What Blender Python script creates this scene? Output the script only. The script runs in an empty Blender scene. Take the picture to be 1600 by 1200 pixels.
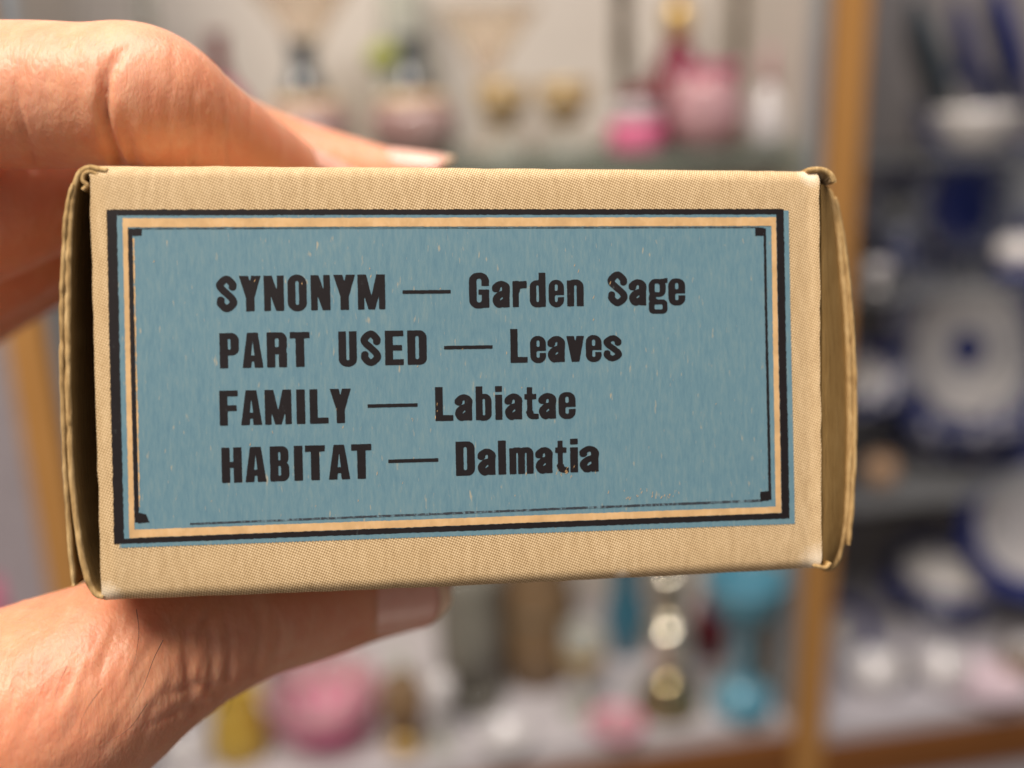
import bpy, bmesh, math, random
import numpy as np
from mathutils import Matrix, Vector, noise as mnoise
random.seed(7)
rng = np.random.default_rng(7)

# ------------------------------------------------------------------ camera
sc = bpy.context.scene
F = 1500.0                                   # focal length in pixels of the 1600 px wide photograph
CX, CY = 800.0, 600.0
CAM = np.array([0.0, 0.0, 1.45])
_d = np.array([167.0, 5424.0, 1500.0]); _d /= np.linalg.norm(_d)       # world down seen by the lens
_v = np.array([math.cos(math.radians(10)), 0, math.sin(math.radians(10))])
XW = _v - _v.dot(_d) * _d; XW /= np.linalg.norm(XW)                     # cabinet fronts run along world X
ZW = -_d
YW = np.cross(ZW, XW)
C2W = np.array([XW, YW, ZW])                 # camera (right, down, forward) -> world
camd = bpy.data.cameras.new('camera')
cam = bpy.data.objects.new('camera', camd)
sc.collection.objects.link(cam)
right, down, fwd = C2W[:, 0], C2W[:, 1], C2W[:, 2]
cam.matrix_world = Matrix(((right[0], -down[0], -fwd[0], CAM[0]), (right[1], -down[1], -fwd[1], CAM[1]),
                           (right[2], -down[2], -fwd[2], CAM[2]), (0, 0, 0, 1)))
camd.sensor_width = 36.0
camd.lens = F / 1600 * 36
camd.clip_start = 0.005
camd.clip_end = 50
camd.dof.use_dof = True
camd.dof.focus_distance = 0.1165
camd.dof.aperture_fstop = 6.6
sc.camera = cam

# ------------------------------------------------------------------ light
world = bpy.data.worlds.new('World'); sc.world = world
world.use_nodes = True
world.node_tree.nodes['Background'].inputs[0].default_value = (0.86, 0.88, 1.0, 1)
world.node_tree.nodes['Background'].inputs[1].default_value = 0.13
sc.view_settings.view_transform = 'Standard'
sc.view_settings.look = 'None'
sc.view_settings.exposure = -0.18
sc.view_settings.gamma = 1.0
sc.render.engine = 'CYCLES'
sc.cycles.use_denoising = True
sc.cycles.filter_width = 1.6
sc.cycles.max_bounces = 8
sc.cycles.transparent_max_bounces = 16


def lamp(name, loc, target, size, power, col):
    l = bpy.data.lights.new(name, 'AREA'); l.shape = 'RECTANGLE'
    l.size, l.size_y = size; l.energy = power; l.color = col
    o = bpy.data.objects.new(name, l); sc.collection.objects.link(o)
    o.location = loc
    o.rotation_euler = (Vector(target) - Vector(loc)).to_track_quat('-Z', 'Y').to_euler()
    return o


lamp('ceiling_light', (-0.50, -0.36, 2.45), (-0.02, 0.12, 1.42), (0.6, 0.35), 25.0, (1.0, 0.90, 0.77))
lamp('ceiling_light', (0.05, 0.04, 2.45), (0.0, 0.10, 1.42), (0.9, 0.25), 14.0, (1.0, 0.95, 0.93))
lamp('front_fill', (-1.1, -1.3, 2.0), (0, 0.4, 1.4), (1.2, 1.0), 2.6, (1.0, 0.90, 0.82))  # added fill from behind the camera at left; no window stands there
lamp('low_fill', (0.06, -0.16, 1.18), (-0.02, 0.12, 1.40), (0.3, 0.2), 0.16, (1.0, 0.86, 0.78))  # added fill from below to lift the shaded thumb; there is no counter
lamp('cabinet_fill', (0.02, 0.66, 1.74), (0.02, 0.74, 1.2), (0.40, 0.08), 0.08, (1.0, 0.96, 0.92))  # unseen fill added above the frame to brighten the upper shelf

# ------------------------------------------------------------------ helpers


def ray(px, py):
    v = np.array([(px - CX) / F, (py - CY) / F, 1.0])
    return C2W @ v


def at(px, py, mm):
    """point that stands mm millimetres ahead of the lens on the ray of a photo pixel"""
    return CAM + ray(px, py) * mm * 0.001


def on_y(px, py, Y):
    r = ray(px, py); return CAM + r * ((Y - CAM[1]) / r[1])


def on_z(px, py, Z):
    r = ray(px, py); return CAM + r * ((Z - CAM[2]) / r[2])


def link(name, me, mats, parent=None, kind=None, label=None):
    o = bpy.data.objects.new(name, me)
    sc.collection.objects.link(o)
    for m in (mats if isinstance(mats, (list, tuple)) else [mats]):
        me.materials.append(m)
    if parent is not None: o.parent = parent
    if kind: o['kind'] = kind
    if label: o['label'] = label
    return o


def from_py(name, verts, faces, mats, parent=None, smooth=False, mi=None, **k):
    me = bpy.data.meshes.new(name)
    me.from_pydata([tuple(v) for v in verts], [], faces)
    if smooth: me.polygons.foreach_set('use_smooth', [True] * len(me.polygons))
    if mi is not None: me.polygons.foreach_set('material_index', mi)
    me.validate(); me.update()
    return link(name, me, mats, parent, **k)


def thing(name, label, cat, loc, group=None, rot=None):
    o = bpy.data.objects.new(name, None); sc.collection.objects.link(o)
    o.empty_display_size = 0.02
    o.location = loc
    if rot is not None: o.rotation_euler = rot
    o['label'] = label; o['category'] = cat
    if group: o['group'] = group
    return o


def bm_obj(name, bm, mats, parent=None, smooth=False, **k):
    me = bpy.data.meshes.new(name); bm.to_mesh(me); bm.free()
    if smooth: me.polygons.foreach_set('use_smooth', [True] * len(me.polygons))
    return link(name, me, mats, parent, **k)


def box_part(name, lo, hi, mat, parent, bevel=0.0012, **k):
    bm = bmesh.new()
    bmesh.ops.create_cube(bm, size=1)
    for v in bm.verts:
        v.co = Vector([(lo[i] + hi[i]) / 2 + v.co[i] * (hi[i] - lo[i]) for i in range(3)])
    if bevel: bmesh.ops.bevel(bm, geom=bm.edges[:], offset=bevel, segments=2, affect='EDGES', profile=0.6)
    return bm_obj(name, bm, mat, parent, **k)


def catmull(pts, n):
    P = [np.array(p, float) for p in pts]
    P = [2 * P[0] - P[1]] + P + [2 * P[-1] - P[-2]]
    out = []
    for i in range(1, len(P) - 2):
        a, b, c, d = P[i - 1], P[i], P[i + 1], P[i + 2]
        for j in range(n):
            t = j / n
            out.append(0.5 * (2 * b + (c - a) * t + (2 * a - 5 * b + 4 * c - d) * t * t + (3 * b - a - 3 * c + d) * t ** 3))
    out.append(P[-2])
    return np.array(out)


def lathe(name, prof, mats, parent, n=36, mi=None, scallop=(0, 0), flat=(1, 1), z0=0.0, smooth=True, close=False, **k):
    """prof: list of (radius, z) in metres; mi: material index per segment"""
    V, Fc, M = [], [], []
    for (r, z) in prof:
        for i in range(n):
            a = 2 * math.pi * i / n
            rr = r * (1 + scallop[1] * math.cos(scallop[0] * a)) if scallop[0] else r
            V.append((rr * math.cos(a) * flat[0], rr * math.sin(a) * flat[1], z + z0))
    for s in range(len(prof) - 1):
        for i in range(n):
            j = (i + 1) % n
            Fc.append((s * n + i, s * n + j, (s + 1) * n + j, (s + 1) * n + i))
            M.append(mi[s] if mi else 0)
    return from_py(name, V, Fc, mats, parent, smooth, M, **k)


# ------------------------------------------------------------------ materials


class NT:
    def __init__(self, name):
        self.m = bpy.data.materials.new(name); self.m.use_nodes = True
        self.t = self.m.node_tree; self.n = self.t.nodes
        self.b = self.n['Principled BSDF']

    def node(self, typ, **kw):
        x = self.n.new(typ)
        for k, v in kw.items():
            if k.startswith('i_'):
                x.inputs[int(k[2:])].default_value = v
            else: setattr(x, k, v)
        return x

    def l(self, a, b): self.t.links.new(a, b)

    def coord(self, scale=(1, 1, 1), rot=(0, 0, 0), src='Object'):
        tc = self.node('ShaderNodeTexCoord'); mp = self.node('ShaderNodeMapping')
        mp.inputs['Scale'].default_value = scale; mp.inputs['Rotation'].default_value = rot
        self.l(tc.outputs[src], mp.inputs[0]); return mp.outputs[0]

    def noise(self, vec, scale, detail=4, rough=0.6, dist=0):
        x = self.node('ShaderNodeTexNoise'); x.inputs['Scale'].default_value = scale
        x.inputs['Detail'].default_value = detail; x.inputs['Roughness'].default_value = rough
        x.inputs['Distortion'].default_value = dist
        self.l(vec, x.inputs['Vector']); return x.outputs['Fac']

    def ramp(self, fac, stops):
        x = self.node('ShaderNodeValToRGB'); e = x.color_ramp.elements
        e[0].position, e[0].color = stops[0][0], (*stops[0][1], 1)
        e[1].position, e[1].color = stops[-1][0], (*stops[-1][1], 1)
        for p, c in stops[1:-1]:
            q = e.new(p); q.color = (*c, 1)
        self.l(fac, x.inputs[0]); return x.outputs[0]

    def mix(self, fac, a, b, blend='MIX'):
        x = self.node('ShaderNodeMix', data_type='RGBA', blend_type=blend)
        for s, i in ((fac, 0), (a, 6), (b, 7)):
            if hasattr(s, 'is_output'): self.l(s, x.inputs[i])
            elif isinstance(s, (int, float)): x.inputs[i].default_value = s
            else: x.inputs[i].default_value = (*s, 1)
        return x.outputs[2]

    def math(self, op, a, b=None, c=None):
        x = self.node('ShaderNodeMath', operation=op)
        for s, i in ((a, 0), (b, 1), (c, 2)):
            if s is None: continue
            if hasattr(s, 'is_output'): self.l(s, x.inputs[i])
            else: x.inputs[i].default_value = s
        return x.outputs[0]

    def bump(self, h, strength=0.3, dist=0.001, prev=None):
        x = self.node('ShaderNodeBump'); x.inputs['Strength'].default_value = strength
        x.inputs['Distance'].default_value = dist
        self.l(h, x.inputs['Height'])
        if prev is not None: self.l(prev, x.inputs['Normal'])
        return x.outputs[0]


def paint(name, col, rough=0.5, metal=0.0, var=0.12, scale=60, coat=0.0, trans=0.0, alpha=1.0, spec=0.5, ior=1.45):
    k = NT(name)
    f = k.noise(k.coord(), scale, 3)
    lo = tuple(c * (1 - var) for c in col); hi = tuple(min(1, c * (1 + var)) for c in col)
    c = k.ramp(f, [(0.3, lo), (0.7, hi)])
    k.l(c, k.b.inputs['Base Color'])
    k.b.inputs['Roughness'].default_value = rough; k.b.inputs['Metallic'].default_value = metal
    k.b.inputs['Coat Weight'].default_value = coat
    k.b.inputs['Transmission Weight'].default_value = trans
    k.b.inputs['IOR'].default_value = ior
    k.b.inputs['Specular IOR Level'].default_value = spec
    return k.m


def glass(name, col, mixd=0.35, rough=0.08):
    """tinted ornamental glass: a clear tinted body with some body colour of its own"""
    k = NT(name)
    f = k.noise(k.coord(), 45, 2)
    c = k.ramp(f, [(0.3, tuple(x * 0.85 for x in col)), (0.7, tuple(min(1, x * 1.1) for x in col))])
    tr = k.node('ShaderNodeBsdfTransparent'); k.l(c, tr.inputs[0])
    mx = k.node('ShaderNodeMixShader'); mx.inputs[0].default_value = mixd
    k.l(tr.outputs[0], mx.inputs[1]); k.l(k.b.outputs[0], mx.inputs[2])
    k.l(c, k.b.inputs['Base Color'])
    k.b.inputs['Roughness'].default_value = rough
    k.l(mx.outputs[0], k.n['Material Output'].inputs[0])
    return k.m


def weave_fac(k, per=0.00042):
    """diagonal two-way linen weave in the carton's own face plane (x across, z up)"""
    def band(rx, rz):
        s = k.node('ShaderNodeSeparateXYZ'); tc = k.node('ShaderNodeTexCoord'); k.l(tc.outputs['Object'], s.inputs[0])
        ax = k.math('MULTIPLY', s.outputs[0], rx * 2 * math.pi / per)
        az = k.math('MULTIPLY_ADD', s.outputs[2], rz * 2 * math.pi / per, ax)
        ay = k.math('MULTIPLY_ADD', s.outputs[1], 0.15 * rz * 2 * math.pi / per, az)
        return k.math('SINE', ay)
    a, b = band(0.94, 0.34), band(-0.42, 0.91)
    return k.math('MULTIPLY_ADD', k.math('MULTIPLY', a, b), 0.5, 0.5)


def mat_linen():
    k = NT('linen_board')
    w = weave_fac(k)
    n1 = k.noise(k.coord((1, 1, 1)), 3200, 2)
    n2 = k.noise(k.coord((1, 1, 1)), 60, 4)
    n3 = k.noise(k.coord((1, 1, 0.25)), 1200, 2)
    f = k.math('ADD', k.math('MULTIPLY', w, 0.62), k.math('ADD', k.math('MULTIPLY', n1, 0.2), k.math('MULTIPLY', n3, 0.25)))
    c = k.ramp(f, [(0.24, (0.22, 0.130, 0.058)), (0.52, (0.51, 0.345, 0.172)), (0.80, (0.82, 0.63, 0.40))])
    c = k.mix(k.math('MULTIPLY', k.math('SUBTRACT', n2, 0.35), 0.9), c, (0.455, 0.305, 0.145))
    tc = k.node('ShaderNodeTexCoord')
    for cx, cz, rad in ((0.0436, -0.0246, 0.0030), (-0.0436, -0.0248, 0.0022), (0.043, 0.0247, 0.0018), (0.018, -0.0252, 0.0012)):
        d = k.node('ShaderNodeVectorMath', operation='DISTANCE'); k.l(tc.outputs['Object'], d.inputs[0]); d.inputs[1].default_value = (cx, 0.0004, cz)
        mr = k.node('ShaderNodeMapRange'); mr.inputs[1].default_value = rad; mr.inputs[2].default_value = rad * 0.2
        k.l(k.math('ADD', d.outputs['Value'], k.math('MULTIPLY', k.math('SUBTRACT', n1, 0.5), rad * 0.9)), mr.inputs[0])
        c = k.mix(k.math('MULTIPLY', mr.outputs[0], 0.7), c, (0.86, 0.74, 0.58))
    k.l(c, k.b.inputs['Base Color'])
    k.b.inputs['Roughness'].default_value = 0.72
    k.b.inputs['Specular IOR Level'].default_value = 0.3
    k.l(k.bump(f, 0.5, 0.00011), k.b.inputs['Normal'])
    return k.m


def mat_board(name, a, b, c3):
    k = NT(name)
    n1 = k.noise(k.coord((1, 1, 0.08), (0, math.radians(4), 0)), 2600, 4, 0.7)
    n2 = k.noise(k.coord(), 220, 4)
    f = k.math('ADD', k.math('MULTIPLY', n1, 0.7), k.math('MULTIPLY', n2, 0.35))
    c = k.ramp(f, [(0.34, a), (0.52, b), (0.72, c3)])
    k.l(c, k.b.inputs['Base Color']); k.b.inputs['Roughness'].default_value = 0.85
    k.b.inputs['Specular IOR Level'].default_value = 0.15
    k.l(k.bump(f, 0.8, 0.0003), k.b.inputs['Normal'])
    return k.m


def mat_blue():
    k = NT('blue_ink')
    rot = (0, math.radians(-9), 0)
    n1 = k.noise(k.coord((1, 1, 0.2), rot), 2700, 3, 0.65)
    n2 = k.noise(k.coord((1, 1, 0.3), rot), 900, 4, 0.6)
    n3 = k.noise(k.coord(), 45, 3)
    n4 = k.noise(k.coord((1, 1, 0.25), rot), 2300, 2, 0.5)
    f = k.math('ADD', k.math('MULTIPLY', n1, 0.6), k.math('MULTIPLY', n2, 0.4))
    c = k.ramp(f, [(0.33, (0.088, 0.188, 0.250)), (0.5, (0.118, 0.222, 0.274)), (0.66, (0.158, 0.250, 0.28))])
    fl = k.node('ShaderNodeMapRange'); fl.inputs[1].default_value = 0.67; fl.inputs[2].default_value = 0.77
    k.l(n4, fl.inputs[0])
    c = k.mix(k.math('MULTIPLY', fl.outputs[0], 0.65), c, (0.48, 0.38, 0.24))
    c = k.mix(k.math('MULTIPLY', n3, 0.28), c, (0.145, 0.235, 0.265))
    k.l(c, k.b.inputs['Base Color'])
    k.b.inputs['Roughness'].default_value = 0.6
    k.b.inputs['Specular IOR Level'].default_value = 0.35
    w = weave_fac(k, 0.0004)
    k.l(k.bump(k.math('ADD', f, k.math('MULTIPLY', w, 0.15)), 0.35, 0.00008), k.b.inputs['Normal'])
    return k.m


def mat_ink(name, dark, wear, thr, amt=0.8):
    k = NT(name)
    n1 = k.noise(k.coord((1, 1, 0.45), (0, math.radians(-12), 0)), 2300, 3, 0.65)
    n2 = k.noise(k.coord(), 330, 3)
    f = k.math('ADD', k.math('MULTIPLY', n1, 0.62), k.math('MULTIPLY', n2, 0.38))
    mr = k.node('ShaderNodeMapRange'); mr.inputs[1].default_value = thr; mr.inputs[2].default_value = thr + 0.13
    k.l(f, mr.inputs[0])
    c0 = k.ramp(n2, [(0.3, tuple(x * 0.88 for x in dark)), (0.7, tuple(x * 1.18 for x in dark))])
    c = k.mix(k.math('MULTIPLY', mr.outputs[0], amt), c0, wear)
    k.l(c, k.b.inputs['Base Color']); k.b.inputs['Roughness'].default_value = 0.6
    k.b.inputs['Specular IOR Level'].default_value = 0.22
    return k.m


def mat_skin():
    k = NT('skin')
    a = math.radians(24)
    streak = k.noise(k.coord((1, 0.20, 1), (0, 0, -a)), 420, 4, 0.6)
    fine = k.noise(k.coord((1, 0.35, 1), (0, 0, -a)), 1700, 4, 0.65)
    big = k.noise(k.coord(), 48, 3)
    blot = k.noise(k.coord(), 190, 3)
    c = k.ramp(big, [(0.32, (0.65, 0.255, 0.135)), (0.55, (0.71, 0.325, 0.19)), (0.72, (0.76, 0.415, 0.275))])
    mo = k.node('ShaderNodeMapRange'); mo.inputs[1].default_value = 0.38; mo.inputs[2].default_value = 0.68
    k.l(blot, mo.inputs[0])
    c = k.mix(k.math('MULTIPLY', mo.outputs[0], 0.42), c, (0.64, 0.20, 0.115))
    sm = k.node('ShaderNodeMapRange'); sm.inputs[1].default_value = 0.52; sm.inputs[2].default_value = 0.75
    k.l(streak, sm.inputs[0])
    c = k.mix(k.math('MULTIPLY', sm.outputs[0], 0.35), c, (0.76, 0.47, 0.32))
    k.l(c, k.b.inputs['Base Color'])
    k.b.inputs['Roughness'].default_value = 0.46
    k.b.inputs['Specular IOR Level'].default_value = 0.45
    k.b.inputs['Subsurface Weight'].default_value = 0.45
    k.b.inputs['Subsurface Radius'].default_value = (1.0, 0.32, 0.16)
    k.b.inputs['Subsurface Scale'].default_value = 0.0035
    vor = k.node('ShaderNodeTexVoronoi'); vor.feature = 'DISTANCE_TO_EDGE'; vor.inputs['Scale'].default_value = 1300
    k.l(k.coord((1, 0.6, 1), (0, 0, -a)), vor.inputs['Vector'])
    b1 = k.bump(streak, 0.4, 0.0006)
    b2 = k.bump(fine, 0.25, 0.0002, b1)
    b3 = k.bump(vor.outputs['Distance'], 0.35, 0.0002, b2)
    k.l(b3, k.b.inputs['Normal'])
    return k.m


def mat_nail():
    k = NT('nail')
    n = k.noise(k.coord((1, 1, 1)), 150, 3)
    c = k.ramp(n, [(0.3, (0.74, 0.36, 0.27)), (0.7, (0.82, 0.46, 0.36))])
    k.l(c, k.b.inputs['Base Color']); k.b.inputs['Roughness'].default_value = 0.25; k.b.inputs['Coat Weight'].default_value = 0.3
    k.b.inputs['Subsurface Weight'].default_value = 0.2
    k.b.inputs['Subsurface Radius'].default_value = (1, .4, .25); k.b.inputs['Subsurface Scale'].default_value = 0.0015
    k.l(k.bump(k.noise(k.coord((1, 1, 1)), 900, 2), 0.1, 0.0002), k.b.inputs['Normal'])
    return k.m


def mat_wood(name, a, b, axis_scale=(9, 9, 0.8), rough=0.4):
    k = NT(name)
    n = k.noise(k.coord(axis_scale), 14, 6, 0.6, 0.6)
    c = k.ramp(n, [(0.3, a), (0.7, b)])
    k.l(c, k.b.inputs['Base Color']); k.b.inputs['Roughness'].default_value = rough
    k.l(k.bump(n, 0.15, 0.001), k.b.inputs['Normal'])
    return k.m


def mat_flow(name, white, blue, lo, hi, scale=70):
    """transfer-printed china: blue blooms flowing into a pale glaze"""
    k = NT(name)
    n = k.noise(k.coord(), scale, 4, 0.65, 0.8)
    c = k.ramp(n, [(lo, blue), (hi, white)])
    k.l(c, k.b.inputs['Base Color']); k.b.inputs['Roughness'].default_value = 0.14
    k.b.inputs['Coat Weight'].default_value = 0.4
    return k.m


LINEN = mat_linen()
BOARD = mat_board('cut_board', (0.22, 0.125, 0.05), (0.42, 0.27, 0.115), (0.62, 0.44, 0.22))
KRAFT = mat_board('inner_board', (0.24, 0.135, 0.042), (0.32, 0.19, 0.063), (0.385, 0.24, 0.09))
BLUE = mat_blue()
INK = mat_ink('black_ink', (0.011, 0.008, 0.009), (0.14, 0.16, 0.16), 0.63, 0.5)
INK2 = mat_ink('faded_ink', (0.035, 0.04, 0.05), (0.15, 0.25, 0.30), 0.50, 0.9)
TAN = mat_ink('bare_line', (0.58, 0.365, 0.175), (0.66, 0.45, 0.25), 0.5, 0.5)
SKIN = mat_skin()
NAIL = mat_nail()
NAIL_TIP = paint('nail_edge', (0.74, 0.52, 0.36), 0.35)
HAIR = paint('hair', (0.03, 0.018, 0.012), 0.4)

# ------------------------------------------------------------------ the carton
# pose of the printed face, from its four corners
RB = np.array([[0.99235681, 0.0162388, -0.12233853], [-0.01952226, 0.9994793, -0.02569066], [0.12184765, 0.02788243, 0.9921571]])
TB = np.array([-4.52983104, -0.796378355, 116.416083])                  # mm, camera frame
BW, BH, BD = 88.0, 50.0, 84.0
U, V, W = RB[:, 0], -RB[:, 1], RB[:, 2]                                  # right, up, away (camera frame)
carton = thing('carton', 'small tan linen-paper box with a blue printed panel, held in the hand', 'box', (0, 0, 0))
_u, _w, _v3 = C2W @ U, C2W @ W, C2W @ V
_o = CAM + C2W @ TB * 0.001
carton.matrix_world = Matrix(((_u[0], _w[0], _v3[0], _o[0]), (_u[1], _w[1], _v3[1], _o[1]), (_u[2], _w[2], _v3[2], _o[2]), (0, 0, 0, 1)))
MM = 0.001


def fuv(px, py, w=0.0):
    """photo pixel -> (u, v) in mm on the carton plane w mm behind its face"""
    r = np.array([(px - CX) / F, (py - CY) / F, 1.0])
    t = (W.dot(TB) + w) / W.dot(r)
    p = r * t - TB
    return np.array([p.dot(U), p.dot(V)])


def jit(p, amp, s):
    return amp * mnoise.noise(Vector((p[0] * s, p[1] * s, 3.1)))


def face_w(u, v):
    return jit((u, v + 9), 0.16, 0.045)


# sleeve: a folded tube of board, rounded at its long folds
def sleeve():
    t, r = 0.55, 1.7
    def ring(off, rad):
        pts = []
        h, d = BH / 2 + 0.45 - off, BD
        w0, w1 = off, d - off
        for (cv, cw, a0) in ((h - rad, w0 + rad, 90), (-(h - rad), w0 + rad, 180), (-(h - rad), w1 - rad, 270), (h - rad, w1 - rad, 0)):
            for i in range(7):
                a = math.radians(a0 + i * 15)
                pts.append((cv + rad * math.sin(a), cw + rad * math.cos(a)))
        return pts
    out, inn = ring(0, r), ring(t, r - t)
    def dense(p):                                     # extra points across the printed face so it can undulate
        q = []
        for i, a in enumerate(p):
            b = p[(i + 1) % len(p)]; q.append(a)
            if i == 13 - 7: q += [(a[0] + (b[0] - a[0]) * k / 24, a[1] + (b[1] - a[1]) * k / 24) for k in range(1, 24)]
        return q
    out, inn = dense(out), dense(inn)
    us = np.linspace(-BW / 2, BW / 2, 45)
    n = len(out)
    Vs, Fs, M = [], [], []
    for ri, rg in enumerate((out, inn)):
        for k, u in enumerate(us):
            for i, (v, w) in enumerate(rg):
                e = 0.0
                if k in (0, len(us) - 1):
                    e = jit((v * 1.3, w * 1.3 + u), 0.16, 1.1)
                # a hand-held carton: long folds sag a little
                dv = (0.35 * math.sin((u + 44) / 88 * math.pi) * (-1 if v < 0 else 0.35)) * 0.6 + jit((u, v), 0.12, 0.35) * (1 if abs(v) > 20 else 0.3)
                Vs.append(((u + e) * MM, (w + face_w(u, v)) * MM, (v + dv) * MM))
    K = len(us)
    def idx(ri, k, i): return ri * K * n + k * n + i % n
    for k in range(K - 1):
        for i in range(n):
            Fs.append((idx(0, k, i), idx(0, k + 1, i), idx(0, k + 1, i + 1), idx(0, k, i + 1))); M.append(0)
            Fs.append((idx(1, k, i), idx(1, k, i + 1), idx(1, k + 1, i + 1), idx(1, k + 1, i))); M.append(1)
    for k in (0, K - 1):
        for i in range(n):
            Fs.append((idx(0, k, i), idx(0, k, i + 1), idx(1, k, i + 1), idx(1, k, i))); M.append(2)
    o = from_py('sleeve', Vs, Fs, [LINEN, KRAFT, BOARD], carton, True, M)
    return o


sleeve()


def sheet(name, path_px, half_px, w0, w1, mats, wplane=0.0, rag=0.25, n=14, taper=None, label=None, wfun=None):
    """a strip of board standing on edge: its path is drawn on the carton plane, it runs back from w0 to w1 mm"""
    pts = np.array([fuv(x, y, wplane) for x, y in path_px])
    pts = catmull(pts, n)
    hp = half_px / 12.9
    N = len(pts)
    tang = np.gradient(pts, axis=0); tang /= np.linalg.norm(tang, axis=1)[:, None]
    nor = np.stack([tang[:, 1], -tang[:, 0]], 1)
    Vs, Fs, M = [], [], []
    ws = [0.0, 0.35, 2.0, 8.0, (w1 - w0)]
    arc = np.concatenate([[0], np.cumsum(np.linalg.norm(np.diff(pts, axis=0), axis=1))])
    for i in range(N):
        h = hp * (1 + 0.07 * mnoise.noise(Vector((arc[i] * 0.45, half_px, 1.7))))
        if taper and (i < 3 or i > N - 4):
            h *= 0.55 + 0.15 * min(i, N - 1 - i)
        fr = rag * 0.6 * mnoise.noise(Vector((arc[i] * 0.8, 5.5 + half_px, 0))) + rag * 0.5 * mnoise.noise(Vector((arc[i] * 0.3, 2, 9)))
        lat = 0.05 * mnoise.noise(Vector((arc[i] * 0.35, 9.5, half_px)))
        dw = wfun(i / (N - 1)) if wfun else 0
        for side in (1, -1):
            for j, w in enumerate(ws):
                p = pts[i] + nor[i] * (h * side * (0.72 if j == 0 else 1) + lat)
                Vs.append((p[0] * MM, (w0 + dw + w + (fr if j < 2 else 0)) * MM, p[1] * MM))
    L = len(ws)
    def ix(i, s, j): return i * 2 * L + s * L + j
    for i in range(N - 1):
        for j in range(L - 1):
            Fs.append((ix(i, 0, j), ix(i + 1, 0, j), ix(i + 1, 0, j + 1), ix(i, 0, j + 1))); M.append(1 if j == 0 else 0)
            Fs.append((ix(i, 1, j), ix(i, 1, j + 1), ix(i + 1, 1, j + 1), ix(i + 1, 1, j))); M.append(1 if j == 0 else 2)
        Fs.append((ix(i, 0, 0), ix(i, 1, 0), ix(i + 1, 1, 0), ix(i + 1, 0, 0))); M.append(1)
    for i in (0, N - 1):
        for j in range(L - 1):
            Fs.append((ix(i, 0, j), ix(i, 0, j + 1), ix(i, 1, j + 1), ix(i, 1, j))); M.append(1)
    return from_py(name, Vs, Fs, mats, carton, True, M, label=label)


ML = [KRAFT, BOARD, LINEN]
sheet('end_flap', [(166, 266), (152, 263), (139, 261), (126, 266), (118, 280), (113, 300), (108, 340), (105, 420), (104, 520), (105, 620), (110, 740),
                   (121, 840), (134, 902), (147, 928), (160, 934)], 4.6, 0.15, 60, [KRAFT, BOARD, KRAFT], rag=0.35,
      label='bowed left end flap with a frayed edge')
sheet('outer_flap', [(113, 287), (103, 330), (97, 420), (95, 520), (96, 620), (101, 740), (107, 840), (114, 916)], 3.6, 0.0, 60, [KRAFT, BOARD, KRAFT],
      rag=0.40, taper=True, label='frayed outer layer of the left end')
sheet('corner_roll', [(150, 272), (140, 268), (131, 271), (128, 281), (134, 289), (128, 296)], 3.6, 0.1, 30, [KRAFT, BOARD, KRAFT], rag=0.2)
# right end: a curved inner strip behind the fold, then two layers of flap
def right_strip():
    left = [(1282, 287), (1283, 340), (1283.5, 432), (1284, 520), (1284, 600), (1284.5, 700), (1285, 800), (1285, 850), (1286, 884)]
    rgt = [(1297, 293), (1304, 340), (1312, 432), (1318, 520), (1322, 600), (1324, 700), (1322, 800), (1316, 850), (1302, 884)]
    a = catmull(left, 5); b = catmull(rgt, 5)
    Vs, Fs, M = [], [], []
    K = 7
    for i in range(len(a)):
        for j in range(K):
            t = j / (K - 1)
            w = 0.5 + 4.0 * t ** 1.3
            q = a[i] * (1 - t) + b[i] * t
            p = fuv(q[0], q[1], w)
            Vs.append((p[0] * MM, w * MM, p[1] * MM))
    m = len(a) * K
    for i in range(len(a)):
        for j in range(K):
            x = Vs[i * K + j]
            Vs.append((x[0] - 0.0004, x[1] + 0.0004, x[2]))
    for i in range(len(a) - 1):
        for j in range(K - 1):
            q = (i * K + j, i * K + j + 1, (i + 1) * K + j + 1, (i + 1) * K + j)
            Fs.append(q); Fs.append(tuple(x + m for x in q[::-1]))
    return from_py('tuck_strip', Vs, Fs, [KRAFT], carton, True, label='inner strip of the right end in plain brown board')


right_strip()
sheet('end_flap', [(1291, 297), (1299, 303), (1308, 340), (1316, 400), (1322, 460), (1326.5, 520), (1329, 600), (1330, 680), (1327.5, 760), (1322.5, 820),
                   (1313, 866), (1301, 886), (1289, 889)], 5.2, 4.0, 50, [KRAFT, BOARD, KRAFT], wplane=4.0, rag=0.2, taper=True,
      label='bowed right end flap')
sheet('outer_flap', [(1305, 308), (1317, 370), (1326, 440), (1332.5, 520), (1336, 600), (1336, 680), (1333, 760), (1329.5, 810), (1326, 851)], 4.0, 3.8, 50,
      [KRAFT, BOARD, KRAFT], wplane=4.0, rag=0.15, taper=True, label='outer layer of the right end, stopping short of the bottom')
sheet('corner_roll', [(1262, 266), (1277, 264), (1291, 266), (1301, 274), (1306, 285)], 4.8, 0.1, 40, [LINEN, BOARD, KRAFT], rag=0.15, taper=True)
sheet('corner_roll', [(1272, 884), (1281, 886), (1292, 888), (1300, 880)], 3.4, 0.1, 40, [LINEN, BOARD, KRAFT], rag=0.15, taper=True)


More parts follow.
